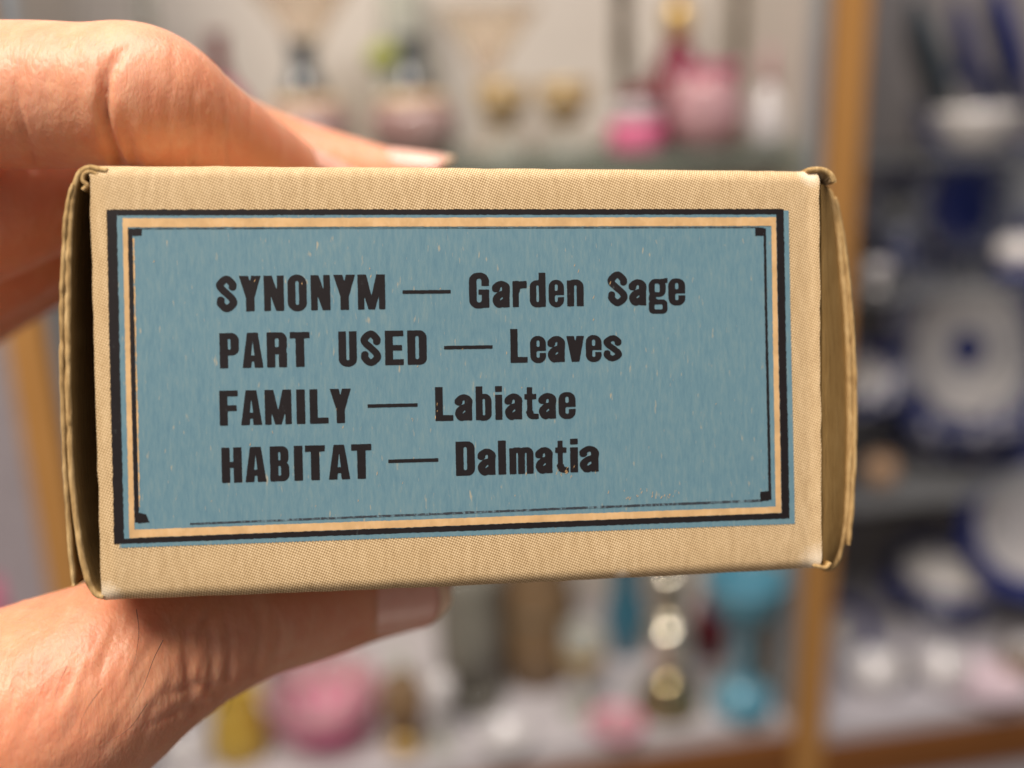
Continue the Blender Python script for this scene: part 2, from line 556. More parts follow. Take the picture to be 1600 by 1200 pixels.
# --- flat print -----------------------------------------------------------
def flat_poly(name, loops, off, mat, step=0.30, rough=0.05, saw=None, label=None):
    """flat print bounded by pixel quads (outer[, inner]); loops are 4 corners TL TR BR BL; edges get ink roughness"""
    def edge(l):
        P = [fuv(*p) for p in l]; out = []
        for e in range(4):
            a, b = P[e], P[(e + 1) % 4]
            n = max(2, int(np.linalg.norm(b - a) / step))
            d = (b - a) / np.linalg.norm(b - a); nn = np.array([d[1], -d[0]])
            for i in range(n):
                p = a + (b - a) * i / n
                k = rough * (mnoise.noise(Vector((p[0] * 2.3, p[1] * 2.3, off))) + 0.6 * mnoise.noise(Vector((p[0] * 6, p[1] * 6, off + 4))))
                if saw and e in saw and i: k += saw[e] * (1 if i % 2 else -1)
                out.append(p + nn * k * (0 if i == 0 else 1))
        return out
    bm = bmesh.new()
    rings = []
    for l in loops:
        vs = [bm.verts.new((p[0] * MM, (-off + face_w(p[0], p[1])) * MM, p[1] * MM)) for p in edge(l)]
        rings.append([bm.edges.new((vs[i], vs[(i + 1) % len(vs)])) for i in range(len(vs))])
    bmesh.ops.triangle_fill(bm, use_beauty=True, use_dissolve=False, edges=[e for r in rings for e in r], normal=(0, -1, 0))
    return bm_obj(name, bm, mat, carton, label=label)


def grid_poly(name, q, off, mat, nx, ny, saw=0.06, label=None):
    """a filled quad of print that follows the face; its lower edge is toothed by the weave"""
    P = [fuv(*p) for p in q]
    Vs, Fs = [], []
    for j in range(ny + 1):
        for i in range(nx + 1):
            s, t = i / nx, j / ny
            p = (P[0] * (1 - s) + P[1] * s) * (1 - t) + (P[3] * (1 - s) + P[2] * s) * t
            if j == ny: p = p + np.array([0, saw * (1 if i % 2 else -1)])
            if i == nx: p = p + np.array([0.03 * mnoise.noise(Vector((0, j * 1.7, 2))), 0])
            Vs.append((p[0] * MM, (-off + face_w(p[0], p[1])) * MM, p[1] * MM))
    for j in range(ny):
        for i in range(nx):
            a = j * (nx + 1) + i
            Fs.append((a, a + 1, a + nx + 2, a + nx + 1))
    return from_py(name, Vs, Fs, [mat], carton, label=label)


grid_poly('blue_panel', [(172, 331), (1232, 329), (1242, 818.5), (187, 856)], 0.035, BLUE, 420, 40)
flat_poly('black_border', [[(166.5, 327.5), (1224, 326.5), (1233.5, 810), (178.5, 850)], [(182.5, 336.5), (1212.5, 335), (1221, 801.5), (194, 841.5)]], 0.055, INK, rough=0.07)
flat_poly('tan_border', [[(191.5, 341), (1212, 339.5), (1220.5, 801), (202.5, 840.5)], [(199.5, 355), (1205, 353), (1211.5, 791.5), (210.5, 827.5)]], 0.07, TAN, rough=0.05)
flat_poly('inner_rule', [[(199.5, 357), (207, 357), (217.5, 816), (210.8, 816)]], 0.06, INK, rough=0.07, label='thin black rule at the left of the panel')
flat_poly('inner_rule', [[(1192.5, 357), (1196.3, 357), (1205, 781), (1200.5, 781)]], 0.06, INK, rough=0.05, label='thin black rule at the right of the panel')
flat_poly('inner_rule', [[(297, 817), (1190, 780), (1190, 783.6), (297, 820)]], 0.06, INK2, rough=0.06, label='faded thin rule at the foot of the panel')
flat_poly('inner_rule', [[(208, 356.5), (1186, 354.6), (1186, 356.2), (208, 358.2)]], 0.06, INK2, rough=0.04, label='faint thin rule at the head of the panel')
flat_poly('thread_line', [[(207.6, 372), (209.6, 372), (219, 792), (217.4, 792)]], 0.06, TAN, rough=0.1, label='bare pale line beside the left rule')
for q, off in (([(207, 357.5), (222, 357.5), (221.5, 368), (206.6, 369)], 0.061), ([(1179.5, 355.5), (1193, 355.5), (1193, 368), (1180, 369)], 0.061),
               ([(1187.5, 768), (1201, 767), (1200.6, 782), (1187.8, 783)], 0.061), ([(216, 801), (228, 803), (234, 816), (216, 818)], 0.061)):
    flat_poly('corner_square', [q], off, INK, step=0.15, rough=0.07)


# --- lettering: heavy condensed grotesque drawn as fields, cut to contours
def gR(X, Y, x0, y0, x1, y1): return -np.maximum(np.abs(X - (x0 + x1) / 2) - (x1 - x0) / 2, np.abs(Y - (y0 + y1) / 2) - (y1 - y0) / 2)


def gRR(X, Y, x0, y0, x1, y1, r):
    r = min(r, (x1 - x0) / 2 * 0.99, (y1 - y0) / 2 * 0.99)
    qx = np.abs(X - (x0 + x1) / 2) - (x1 - x0) / 2 + r; qy = np.abs(Y - (y0 + y1) / 2) - (y1 - y0) / 2 + r
    return -(np.hypot(np.maximum(qx, 0), np.maximum(qy, 0)) + np.minimum(np.maximum(qx, qy), 0) - r)


def gP(X, Y, *p):
    a = sum(p[i][0] * p[(i + 1) % len(p)][1] - p[(i + 1) % len(p)][0] * p[i][1] for i in range(len(p)))
    if a < 0: p = p[::-1]
    f = np.full_like(X, 9.0)
    for i in range(len(p)):
        (x0, y0), (x1, y1) = p[i], p[(i + 1) % len(p)]
        l = math.hypot(x1 - x0, y1 - y0) or 1
        f = np.minimum(f, ((x1 - x0) * (Y - y0) - (y1 - y0) * (X - x0)) / l)
    return f


def gS(X, Y, pts, a, b):
    q = catmull(pts, 6); f = np.full_like(X, 9.0)
    for i in range(len(q) - 1):
        ax, ay, bx, by = q[i][0] / a, q[i][1] / b, q[i + 1][0] / a, q[i + 1][1] / b
        dx, dy = bx - ax, by - ay; L = dx * dx + dy * dy + 1e-9
        t = np.clip(((X / a - ax) * dx + (Y / b - ay) * dy) / L, 0, 1)
        f = np.minimum(f, np.hypot(X / a - ax - t * dx, Y / b - ay - t * dy))
    return (1 - f) * b


def mx(*a):
    r = a[0]
    for b in a[1:]: r = np.maximum(r, b)
    return r


def cut(a, *bs):
    for b in bs: a = np.minimum(a, -b)
    return a


def glyph(c, X, Y, w):
    t = min(0.215, 0.41 * w)
    R = lambda *a: gR(X, Y, *a)
    RR = lambda *a: gRR(X, Y, *a)
    P = lambda *a: gP(X, Y, *a)
    S = lambda p, a=.1, b=.075: gS(X, Y, p, a, b)
    xp = X
    if c in 'Il': return R(0, 0, w, 1)
    if c == 'H': return mx(R(0, 0, t, 1), R(w - t, 0, w, 1), R(0, .43, w, .585))
    if c == 'N': return mx(R(0, 0, t * .80, 1), R(w - t * .80, 0, w, 1), P((0, 1), (t * .98, 1), (w, 0), (w - t * .98, 0)))
    if c == 'M': return mx(R(0, 0, .165, 1), R(w - .165, 0, w, 1), P((0, 1), (.235, 1), (w / 2 + .075, 0), (w / 2 - .085, 0)), P((w, 1), (w - .235, 1), (w / 2 - .075, 0), (w / 2 + .085, 0)))
    if c == 'Y': return mx(R(w / 2 - t * .52, 0, w / 2 + t * .52, .45), P((0, 1), (t * 1.12, 1), (w / 2 + .105, .36), (w / 2 - .105, .36)), P((w, 1), (w - t * 1.12, 1), (w / 2 - .105, .36), (w / 2 + .105, .36)))
    if c == 'A': return cut(P((0, 0), (w, 0), (w / 2 + .145, 1), (w / 2 - .145, 1)), P((w / 2 - .058, .34), (w / 2 + .058, .34), (w / 2 + .012, .78), (w / 2 - .012, .78)), P((t * .98, -.2), (w - t * .98, -.2), (w - t * 1.13, .185), (t * 1.13, .185)))
    if c == 'T': return mx(R(0, .835, w, 1), R(w / 2 - t * .53, 0, w / 2 + t * .53, 1))
    if c == 'E': return mx(R(0, 0, t, 1), R(0, .85, w, 1), R(0, .43, w * .92, .575), R(0, 0, w, .155))
    if c == 'F': return mx(R(0, 0, t, 1), R(0, .85, w, 1), R(0, .42, w * .92, .57))
    if c == 'L': return mx(R(0, 0, t * .98, 1), R(0, 0, w, .155))
    if c == 'D': return cut(np.minimum(RR(-.4, 0, w, 1, .2), X), RR(t, .145, w - t, .855, .07))
    if c == 'O': return cut(RR(0, -.02, w, 1.02, .25), RR(t * .95, .14, w - t * .95, .86, .075))
    if c == 'U': return cut(np.minimum(RR(0, -.02, w, 1.6, .23), 1 - Y), RR(t * .97, .15, w - t * .97, 1.7, .07))
    if c == 'P': return mx(R(0, 0, t, 1), cut(np.minimum(RR(-.4, .37, w, 1, .2), X), RR(t, .52, w - t, .85, .07)))
    if c == 'R': return mx(R(0, 0, t, 1), cut(np.minimum(RR(-.4, .42, w, 1, .19), X), RR(t, .555, w - t, .85, .06)), R(w - t * 1.02, 0, w - .005, .40), RR(t - .05, .38, w - .015, .57, .08))
    if c == 'B': return cut(np.minimum(mx(RR(-.4, .47, w - .015, 1, .18), RR(-.4, 0, w, .56, .18)), X), RR(t, .59, w - t - .01, .855, .05), RR(t, .145, w - t, .45, .05))
    if c == 'S':
        e = .097
        return S([(w - e + .003, .69), (w - e, .78), (w * .52, .925), (e, .80), (e * 1.05, .67), (w * .5, .51), (w - e * 1.05, .34), (w - e, .20), (w * .48, .075), (e, .21), (e - .003, .325)], .097, .088)
    if c == 's':
        e = .092
        return S([(w - e, .54), (w - e * 1.1, .61), (w * .52, .69), (e * 1.05, .60), (e * 1.15, .51), (w * .5, .385), (w - e * 1.05, .25), (w - e, .15), (w * .48, .068), (e, .16), (e, .24)], .092, .076)
    if c == 'G': return mx(cut(RR(0, -.02, w, 1.02, .25), RR(t * .97, .14, w - t * .97, .86, .075), R(w * .5, .52, w + .2, .645)), R(w * .48, .385, w, .52), R(w - t * .75, 0, w, .5))
    if c == 'a': return mx(R(w - t * .95, 0, w, .56), S([(.085, .53), (.10, .61), (w * .5, .695), (w - .105, .61), (w - .105, .42)], .105, .075),
                           S([(w - .16, .41), (w * .42, .37), (.102, .27), (.10, .16), (w * .38, .065), (w - .16, .16)], .102, .078))
    if c == 'r': return mx(R(0, 0, t, .76), np.minimum(S([(t * .6, .5), (t * .95, .63), (w + .05, .67)], .1, .10), mx(R(-1, .3, w, .77))))
    if c == 'd': return mx(R(w - t, 0, w, 1), cut(RR(0, -.015, w, .775, .2), RR(t * .95, .125, w - t, .645, .06)))
    if c == 'b': return mx(R(0, 0, t, 1), cut(RR(0, -.015, w, .775, .2), RR(t, .125, w - t * .95, .645, .06)))
    if c == 'e': return cut(RR(0, -.02, w, .78, .22), RR(t * .93, .45, w - t * .93, .665, .06), RR(t * .93, .12, w - t * .93, .345, .055), R(w * .5, .265, w + .2, .345))
    if c == 'n': return mx(R(0, 0, t * .98, .76), cut(np.minimum(RR(0, -.6, w, .78, .2), Y), RR(t * .98, -.6, w - t * .98, .635, .055)))
    if c == 'm':
        s = .19; g = (w - 3 * s) / 2
        return mx(R(0, 0, s, .76), cut(np.minimum(RR(0, -.6, 2 * s + g, .78, .18), Y), RR(s, -.6, s + g, .635, .05)), cut(np.minimum(RR(s + g, -.6, w, .78, .18), Y), RR(2 * s + g, -.6, 2 * s + 2 * g, .635, .05)))
    if c == 'v': return mx(P((0, .76), (t * 1.02, .76), (w / 2 + .09, 0), (w / 2 - .11, 0)), P((w, .76), (w - t * 1.02, .76), (w / 2 - .09, 0), (w / 2 + .11, 0)))
    if c == 'i': return mx(R(0, 0, w, .74), R(0, .845, w, 1))
    if c == 't': return mx(R(.075, .12, .075 + t, .95), R(0, .60, w * .98, .745), S([(.075 + t / 2, .2), (.20, .085), (w, .07)], .1, .075))
    if c == 'g': return mx(cut(RR(0, .245, w * .9, .77, .2), RR(t * .8, .37, w * .9 - t * .8, .655, .05)), P((w * .55, .62), (w * .55, .76), (w, .80), (w, .67)),
                           S([(.12, .27), (.105, .16), (.2, .10)], .1, .075), cut(RR(0, -.26, w * .98, .15, .13), RR(t * .72, -.155, w * .98 - t * .62, .02, .05)))
    if c == '-': return R(0, .44, w, .525)
    return R(0, 0, w, 1)


def contour_mesh(f, xs, ys, put):
    """cells of a field that lie inside (f > 0), cut along the contour"""
    verts, faces, cache = [], [], {}
    def vid(key, x, y):
        if key not in cache:
            cache[key] = len(verts); verts.append(put(x, y))
        return cache[key]
    ny, nx = f.shape
    ins = f > 0
    for j in range(ny - 1):
        i = 0
        while i < nx - 1:
            c = (ins[j, i], ins[j, i + 1], ins[j + 1, i + 1], ins[j + 1, i])
            if not any(c): i += 1; continue
            q = ((i, j), (i + 1, j), (i + 1, j + 1), (i, j + 1))
            poly = []
            for k in range(4):
                a, b = q[k], q[(k + 1) % 4]
                fa, fb = f[a[1], a[0]], f[b[1], b[0]]
                if fa > 0: poly.append(vid(a, xs[a[0]], ys[a[1]]))
                if (fa > 0) != (fb > 0):
                    s = fa / (fa - fb)
                    e = (min(a, b), max(a, b))
                    poly.append(vid(e, xs[a[0]] + s * (xs[b[0]] - xs[a[0]]), ys[a[1]] + s * (ys[b[1]] - ys[a[1]])))
            if len(poly) >= 3: faces.append(poly[::1])
            i += 1
    return verts, faces


def line(text, spans, base, cap):
    """spans: pixel x range of each letter; base, cap: two pixel points each on the baseline and the cap line"""
    b0, b1 = fuv(*base[0]), fuv(*base[1])
    c0 = fuv(*cap[0]); H = (c0 - b0)[1]
    ymid = (base[0][1] + cap[0][1]) / 2
    slope_px = (base[1][1] - base[0][1]) / (base[1][0] - base[0][0])
    allv, allf = [], []
    for n, (c, (xa, xb)) in enumerate(zip(text, spans)):
        ym = ymid + slope_px * (xa - base[0][0])
        ua, ub = fuv(xa, ym)[0], fuv(xb, ym)[0]
        s = (ua - b0[0]) / (b1[0] - b0[0])
        vb = b0[1] + (b1[1] - b0[1]) * s
        w = (ub - ua) / H
        g = 1 / 52.0
        xs = np.arange(-0.06, w + 0.07, g); ys = np.arange(-0.34, 1.08, g)
        X, Y = np.meshgrid(xs, ys)
        f = glyph(c, X, Y, w) + 0.010
        nz = np.array([[mnoise.noise(Vector((x * 9 + n * 7.3, y * 9, vb))) + 0.8 * mnoise.noise(Vector((x * 24 + n * 3.1, y * 24, vb + 5))) for x in xs] for y in ys])
        f = f + nz * 0.0055
        put = lambda x, y: ((ua + x * H) * MM, (-0.06 + face_w(ua + x * H, vb + y * H)) * MM, (vb + y * H) * MM)
        v, fc = contour_mesh(f, xs, ys, put)
        k = len(allv); allv += v; allf += [[i + k for i in p] for p in fc]
    shown = text.replace('-', ' — ')
    return from_py('printed_line', allv, allf, [INK], carton, label='printed line reading ' + shown)


def sp(base, *pairs): return [(base + a / 4, base + b / 4) for a, b in pairs]


line('SYNONYM-GardenSage', sp(320, (78, 195), (218, 348), (372, 492), (520, 635), (665, 782), (808, 938), (958, 1125), (1238, 1535)) +
     sp(700, (133, 255), (282, 382), (405, 490), (512, 608), (630, 722), (745, 845), (1003, 1115), (1135, 1235), (1255, 1370), (1378, 1480)),
     ((342, 486.5), (735, 480.5)), ((342, 432),))
line('PARTUSED-Leaves', sp(320, (95, 212), (237, 362), (390, 512), (535, 655), (838, 948), (980, 1095), (1128, 1240), (1268, 1385), (1497, 1797)) +
     sp(700, (392, 495), (515, 610), (628, 727), (742, 848), (862, 957), (975, 1080)), ((345, 575), (800, 566.5)), ((345, 521),))
line('FAMILY-Labiatae', sp(320, (95, 207), (228, 355), (378, 540), (575, 625), (658, 770), (785, 912), (1020, 1328)) +
     sp(660, (82, 190), (208, 308), (335, 430), (457, 497), (520, 620), (640, 712), (732, 832), (852, 955)), ((345, 664.5), (895, 653)), ((345, 611),))
line('HABITAT-Dalmatia', sp(320, (108, 230), (255, 382), (410, 525), (560, 610), (630, 750), (775, 905), (918, 1040), (1148, 1458)) +
     sp(660, (210, 325), (350, 453), (475, 520), (545, 692), (712, 810), (832, 900), (925, 970), (988, 1098)), ((348, 754), (930, 736.5)), ((348, 700),))


# rubbed spots where the print has flaked to bare paper
def flakes():
    bm = bmesh.new()
    spots = [(880, 738, 26, 9, 12), (990, 772, 40, 10, 12), (1040, 775, 40, 9, 9), (480, 780, 200, 30, 6), (700, 420, 400, 60, 10), (760, 640, 380, 150, 14),
             (645, 655, 3, 6, 2), (682, 640, 4, 9, 3)]
    for cx, cy, sx, sy, n in spots:
        for _ in range(n):
            x, y = cx + random.gauss(0, sx * .5), cy + random.gauss(0, sy * .5)
            L, wd = random.uniform(3, 8), random.uniform(.5, 1.1)
            a = math.radians(random.gauss(72, 12))
            d = np.array([math.cos(a), -math.sin(a)]) * L / 2; nn = np.array([math.sin(a), math.cos(a)]) * wd / 2
            ps = [np.array([x, y]) + q for q in (-d, nn, d, -nn)]
            vs = []
            for p in ps:
                q = fuv(*p); vs.append(bm.verts.new((q[0] * MM, (-0.075 + face_w(*q)) * MM, q[1] * MM)))
            bm.faces.new(vs)
    o = bm_obj('rubbed_spot', bm, TAN, carton, kind='stuff', label='small pale flakes where the print is rubbed off')


flakes()

# ------------------------------------------------------------------ the hand
def tube_mesh(bm, pts, seg=20, sub=7):
    P3 = np.array([np.append(np.array([(p[0] - CX) / F * p[2], (p[1] - CY) / F * p[2], p[2]]), p[3]) for p in pts])
    q = catmull(P3, sub)
    # rounded ends
    def cap(q, at_end):
        e, b = (q[-1], q[-2]) if at_end else (q[0], q[1])
        d = e[:3] - b[:3]; d /= np.linalg.norm(d)
        out = []
        for k in range(1, 6):
            a = math.radians(k * 17.5)
            out.append(np.append(e[:3] + d * e[3] * math.sin(a), e[3] * max(0.05, math.cos(a))))
        return out
    q = np.array(cap(q, False)[::-1] + list(q) + cap(q, True))
    N = len(q)
    tg = np.gradient(q[:, :3], axis=0); tg /= np.linalg.norm(tg, axis=1)[:, None]
    ref = np.array([0, 0, 1.0])
    rings = []
    for i in range(N):
        a = np.cross(tg[i], ref); a /= np.linalg.norm(a); b = np.cross(tg[i], a)
        rings.append([bm.verts.new(q[i, :3] + q[i, 3] * (math.cos(t) * a + math.sin(t) * b)) for t in np.linspace(0, 2 * math.pi, seg, endpoint=False)])
    for i in range(N - 1):
        for j in range(seg):
            bm.faces.new((rings[i][j], rings[i][(j + 1) % seg], rings[i + 1][(j + 1) % seg], rings[i + 1][j]))
    bm.faces.new(rings[0][::-1]); bm.faces.new(rings[-1])


INDEX = [(-330, 165, 130, 11), (-100, 152, 127, 9.7), (60, 150, 126, 9.5), (140, 152, 125.5, 9.3), (228, 155, 126.5, 9.5), (310, 207, 133, 8.5), (385, 252, 142, 7.9), (448, 284, 151, 6.9), (486, 302, 156, 5.9)]
MIDDLE = [(-290, 400, 142, 11), (-60, 352, 144, 9.8), (150, 262, 149, 9.2), (290, 212, 155, 8.9), (420, 250, 164, 8.2), (520, 276, 167, 7.6), (600, 293, 169, 7.0), (650, 299, 170, 6.6)]
RING = [(-270, 525, 156, 11), (0, 402, 159, 9.4), (180, 300, 166, 9), (300, 262, 174, 8.6), (420, 300, 184, 7.9), (510, 325, 187, 7.4), (590, 338, 189, 6.6)]
LITTLE = [(-250, 590, 174, 10), (0, 450, 177, 8.4), (170, 360, 184, 7.8), (270, 330, 194, 7.4), (360, 345, 197, 6.8), (440, 365, 199, 6.2)]
THUMB = [(-420, 1360, 130, 20), (-120, 1205, 127, 17), (110, 1090, 127, 14.4), (250, 1015, 131, 11.6), (385, 967, 138.5, 9.2), (490, 945, 145, 8.4), (575, 925, 149.5, 7.7), (640, 917, 152, 6.9)]
bm = bmesh.new()
for f_ in (INDEX, MIDDLE, RING, LITTLE, THUMB): tube_mesh(bm, f_)
WRIST = (-1250, 1000, 160, 25)
tube_mesh(bm, [INDEX[0], (-750, 480, 140, 14), WRIST]); tube_mesh(bm, [MIDDLE[0], (-750, 580, 150, 15), WRIST])
tube_mesh(bm, [RING[0], (-720, 700, 163, 14), WRIST]); tube_mesh(bm, [LITTLE[0], (-680, 800, 175, 13), WRIST])
tube_mesh(bm, [THUMB[0], (-800, 1280, 140, 22), WRIST])
tube_mesh(bm, [(-330, 220, 132, 9), (-300, 410, 143, 10), (-280, 530, 157, 9.5), (-260, 600, 173, 9)])
tube_mesh(bm, [(-720, 560, 145, 14), (-640, 900, 142, 15), (-560, 1240, 136, 16)])
tube_mesh(bm, [(-900, 760, 150, 18), (-820, 1050, 145, 20)])
tube_mesh(bm, [(-790, 560, 148, 15), (-740, 880, 146, 16), (-680, 1200, 140, 16)])
tube_mesh(bm, [(-860, 640, 152, 16), (-800, 900, 148, 17), (-760, 1150, 143, 18)])
me = bpy.data.meshes.new('hand_raw'); bm.to_mesh(me); bm.free()
tmp = bpy.data.objects.new('hand_raw', me); sc.collection.objects.link(tmp)
md = tmp.modifiers.new('r', 'REMESH'); md.mode = 'VOXEL'; md.voxel_size = 0.62; md.use_smooth_shade = True
dg = bpy.context.evaluated_depsgraph_get()
hm = bpy.data.meshes.new_from_object(tmp.evaluated_get(dg))
bpy.data.objects.remove(tmp); bpy.data.meshes.remove(me)
nv = len(hm.vertices)
co = np.empty(nv * 3); hm.vertices.foreach_get('co', co); co = co.reshape(-1, 3)
ed = np.empty(len(hm.edges) * 2, int); hm.edges.foreach_get('vertices', ed); ed = ed.reshape(-1, 2)
deg = np.bincount(ed.ravel(), minlength=nv)[:, None]


def smooth(a, it, lam=0.5):
    for _ in range(it):
        s = np.zeros_like(a)
        for k in range(a.shape[1]):
            s[:, k] = np.bincount(ed[:, 0], a[ed[:, 1], k], nv) + np.bincount(ed[:, 1], a[ed[:, 0], k], nv)
        a = a + lam * (s / deg - a)
    return a


co = smooth(co, 14)
hm.vertices.foreach_set('co', co.ravel()); hm.update()
no = np.empty(nv * 3); hm.vertices.foreach_get('normal', no); no = no.reshape(-1, 3)
pxy = co[:, :2] / co[:, 2:] * F + np.array([CX, CY])
facing = np.clip(-(no * co).sum(1) / np.linalg.norm(co, axis=1), 0, 1)


def poly_dist(pts, n=8):
    q = catmull(pts, n); d = np.full(nv, 1e9)
    for i in range(len(q) - 1):
        a, b = q[i], q[i + 1]; ab = b - a
        t = np.clip(((pxy - a) @ ab) / (ab @ ab), 0, 1)
        d = np.minimum(d, np.hypot(*(pxy - a - t[:, None] * ab).T))
    return d


disp = np.zeros(nv)
near_i = (co[:, 2] < 146) & (pxy[:, 1] < 420)
near_t = (pxy[:, 1] > 800)
# (curve, depth mm, half width px, which)
CREASE = [([(205, 66), (174, 100), (163, 150), (165, 195), (178, 240), (196, 275)], 1.3, 8, near_i),
          ([(186, 170), (196, 215), (212, 262)], 0.55, 9, near_i),
          ([(8, 70), (22, 140), (40, 215), (55, 265)], 0.45, 5, near_i),
          ([(303, 118), (302, 180), (303, 262)], 0.28, 5, near_i), ([(348, 130), (357, 190), (360, 262)], 0.30, 5, near_i),
          ([(270, 100), (262, 170), (268, 250)], 0.15, 5, near_i), ([(240, 95), (236, 150), (238, 240)], 0.12, 5, near_i),
          ([(328, 900), (325, 960), (334, 1020), (330, 1080)], 0.40, 6, near_t), ([(352, 960), (362, 1010), (356, 1060)], 0.35, 6, near_t),
          ([(402, 930), (408, 990), (398, 1050)], 0.28, 6, near_t), ([(300, 930), (290, 1010), (300, 1090)], 0.35, 7, near_t),
          ([(260, 1090), (310, 1070), (350, 1075)], 0.3, 7, near_t), ([(230, 1140), (280, 1110), (320, 1100)], 0.3, 6, near_t),
          ([(430, 950), (440, 990), (430, 1040)], 0.18, 5, near_t)]
for pts, dep, hw, mask in CREASE:
    d = poly_dist(pts)
    ya, yb = pts[0][1], pts[-1][1]
    fade = np.clip((pxy[:, 1] - ya) / (0.45 * (yb - ya)), 0.0, 1) ** 0.8
    disp -= np.where(mask, fade * dep * np.exp(-(d / hw) ** 2) * np.minimum(1, facing * 3), 0)
    disp += np.where(mask, fade * 0.08 * dep * np.exp(-((d - 2.3 * hw) / (1.6 * hw)) ** 2) * np.minimum(1, facing * 3), 0)
# many fine folds across the knuckle of the index finger and the loose skin of the thumb
for k in range(80):
    x = random.uniform(-10, 420); y = random.uniform(45, 240)
    d = poly_dist([(x, y), (x - random.uniform(-4, 6), y + 18), (x + random.uniform(-4, 7), y + random.uniform(35, 70))], 3)
    disp -= np.where(near_i, random.uniform(.05, .15) * np.exp(-(d / random.uniform(2.5, 4)) ** 2), 0)
for k in range(90):
    x = random.uniform(-20, 330); y = random.uniform(960, 1190)
    L = random.uniform(50, 120); s = random.uniform(-.75, -.25)
    d = poly_dist([(x, y), (x - s * L * .5 + random.uniform(-5, 5), y - L * .5), (x - s * L, y - L)], 3)
    disp -= np.where(near_t, random.uniform(-.14, .16) * np.exp(-(d / random.uniform(4, 8)) ** 2), 0)
for k in range(40):
    x = random.uniform(260, 380); y = random.uniform(930, 1120)
    d = poly_dist([(x, y), (x + random.uniform(-6, 6), y + 14), (x + random.uniform(-8, 4), y + random.uniform(24, 50))], 3)
    disp -= np.where(near_t, random.uniform(.06, .14) * np.exp(-(d / random.uniform(3, 5)) ** 2), 0)
co = co + no * disp[:, None]
# flesh gives way where it presses on the carton
rel = co - TB
bu, bv, bw = rel @ U, rel @ V, rel @ W
ins = (np.abs(bv) < BH / 2 + 0.15) & (bw > -0.5) & (bw < BD) & (bu > -BW / 2 - 1.0) & (bu < BW / 2)
tgt = np.where(bv > 0, BH / 2 + 0.15, -BH / 2 - 0.15 - 0.25)
co = co + np.where(ins, tgt - bv, 0)[:, None] * V
co = np.where(ins[:, None], co, co)
hm.vertices.foreach_set('co', (co * np.array([1, -1, -1]) * 0.001).ravel())
bmx = bmesh.new(); bmx.from_mesh(hm); bmesh.ops.recalc_face_normals(bmx, faces=bmx.faces); bmx.to_mesh(hm); bmx.free()
hm.polygons.foreach_set('use_smooth', [True] * len(hm.polygons)); hm.update()
hm.name = 'hand'
hm.materials.clear()
hand = link('hand', hm, SKIN)
hand.matrix_world = cam.matrix_world.copy()
hand['label'] = 'bare left hand gripping the tan box between its fingers above and its thumb below'
hand['category'] = 'hand'


def c3(p): return np.array([(p[0] - CX) / F * p[2], (p[1] - CY) / F * p[2], p[2]])


def nail(base_px, tip_px, dorsal, r, half_deg, lift, label):
    a, b = c3(base_px), c3(tip_px)
    d = b - a; L = np.linalg.norm(d); d /= L
    n = np.array(dorsal, float); n -= n.dot(d) * d; n /= np.linalg.norm(n); s = np.cross(d, n)
    K, Q = 14, 16
    for part, (t0, t1), mat in (('nail', (0, 0.86), NAIL), ('nail_edge', (0.86, 1.0), NAIL_TIP)):
        Vs, Fs = [], []
        for lay in (0, 1):
            for i in range(K + 1):
                t = t0 + (t1 - t0) * i / K
                for j in range(Q + 1):
                    x = j / Q * 2 - 1
                    # rounded outline at the root and at the free edge
                    lim = half_deg * (1 - 0.55 * max(0, (0.16 - t) / 0.16) ** 2) * (1 - 0.5 * max(0, (t - 0.7) / 0.3) ** 2.2)
                    ang = math.radians(lim * x)
                    rr = r + lift * (1 if lay == 0 else -1.8) * (0.35 + 0.65 * min(1, t * 6)) * (1 - 0.5 * abs(x) ** 4)
                    p = a + d * (L * t - 0.10 * L * x * x * t) + rr * (math.cos(ang) * n + math.sin(ang) * s) - n * (0.5 * (t - 0.4) ** 2 * L * 0.12)
                    Vs.append(p * np.array([1, -1, -1]) * 0.001)
        m = (K + 1) * (Q + 1)
        for i in range(K):
            for j in range(Q):
                q = (i * (Q + 1) + j, i * (Q + 1) + j + 1, (i + 1) * (Q + 1) + j + 1, (i + 1) * (Q + 1) + j)
                Fs.append(q); Fs.append(tuple(x + m for x in q[::-1]))
        for j in range(Q):
            for i in (0, K):
                x = i * (Q + 1) + j; Fs.append((x, x + 1, x + 1 + m, x + m))
        if part == 'nail':
            top = from_py('fingernail', Vs, Fs, [mat], hand, True, label=label)
        else:
            from_py('nail_edge', Vs, Fs, [mat], top, True)


nail((556, 931, 148.5), (688, 914, 152.8), (0.0, 0.08, -1.0), 7.25, 41, 0.16, 'thumbnail, facing the camera under the box')
nail((425, 276, 148), (533, 322, 159), (0.25, -0.95, -0.12), 6.6, 55, 0.15, 'nail of the forefinger, seen edge-on')
nail((590, 292, 168.5), (706, 305, 171.5), (0.1, -0.97, -0.05), 6.85, 55, 0.15, 'nail of the middle finger, above the box edge')


def strand(pts, r=0.045):
    q = catmull([c3(p) for p in pts], 8)
    Vs, Fs = [], []
    N = len(q)
    for i in range(N):
        rr = r * (1 - 0.8 * i / (N - 1))
        for k in range(5):
            a = 2 * math.pi * k / 5
            Vs.append((q[i] + np.array([math.cos(a), 0.3 * math.sin(a), math.sin(a)]) * rr) * np.array([1, -1, -1]) * 0.001)
    for i in range(N - 1):
        for k in range(5):
            Fs.append((i * 5 + k, i * 5 + (k + 1) % 5, (i + 1) * 5 + (k + 1) % 5, (i + 1) * 5 + k))
    from_py('hair', Vs, Fs, [HAIR], hand, True)


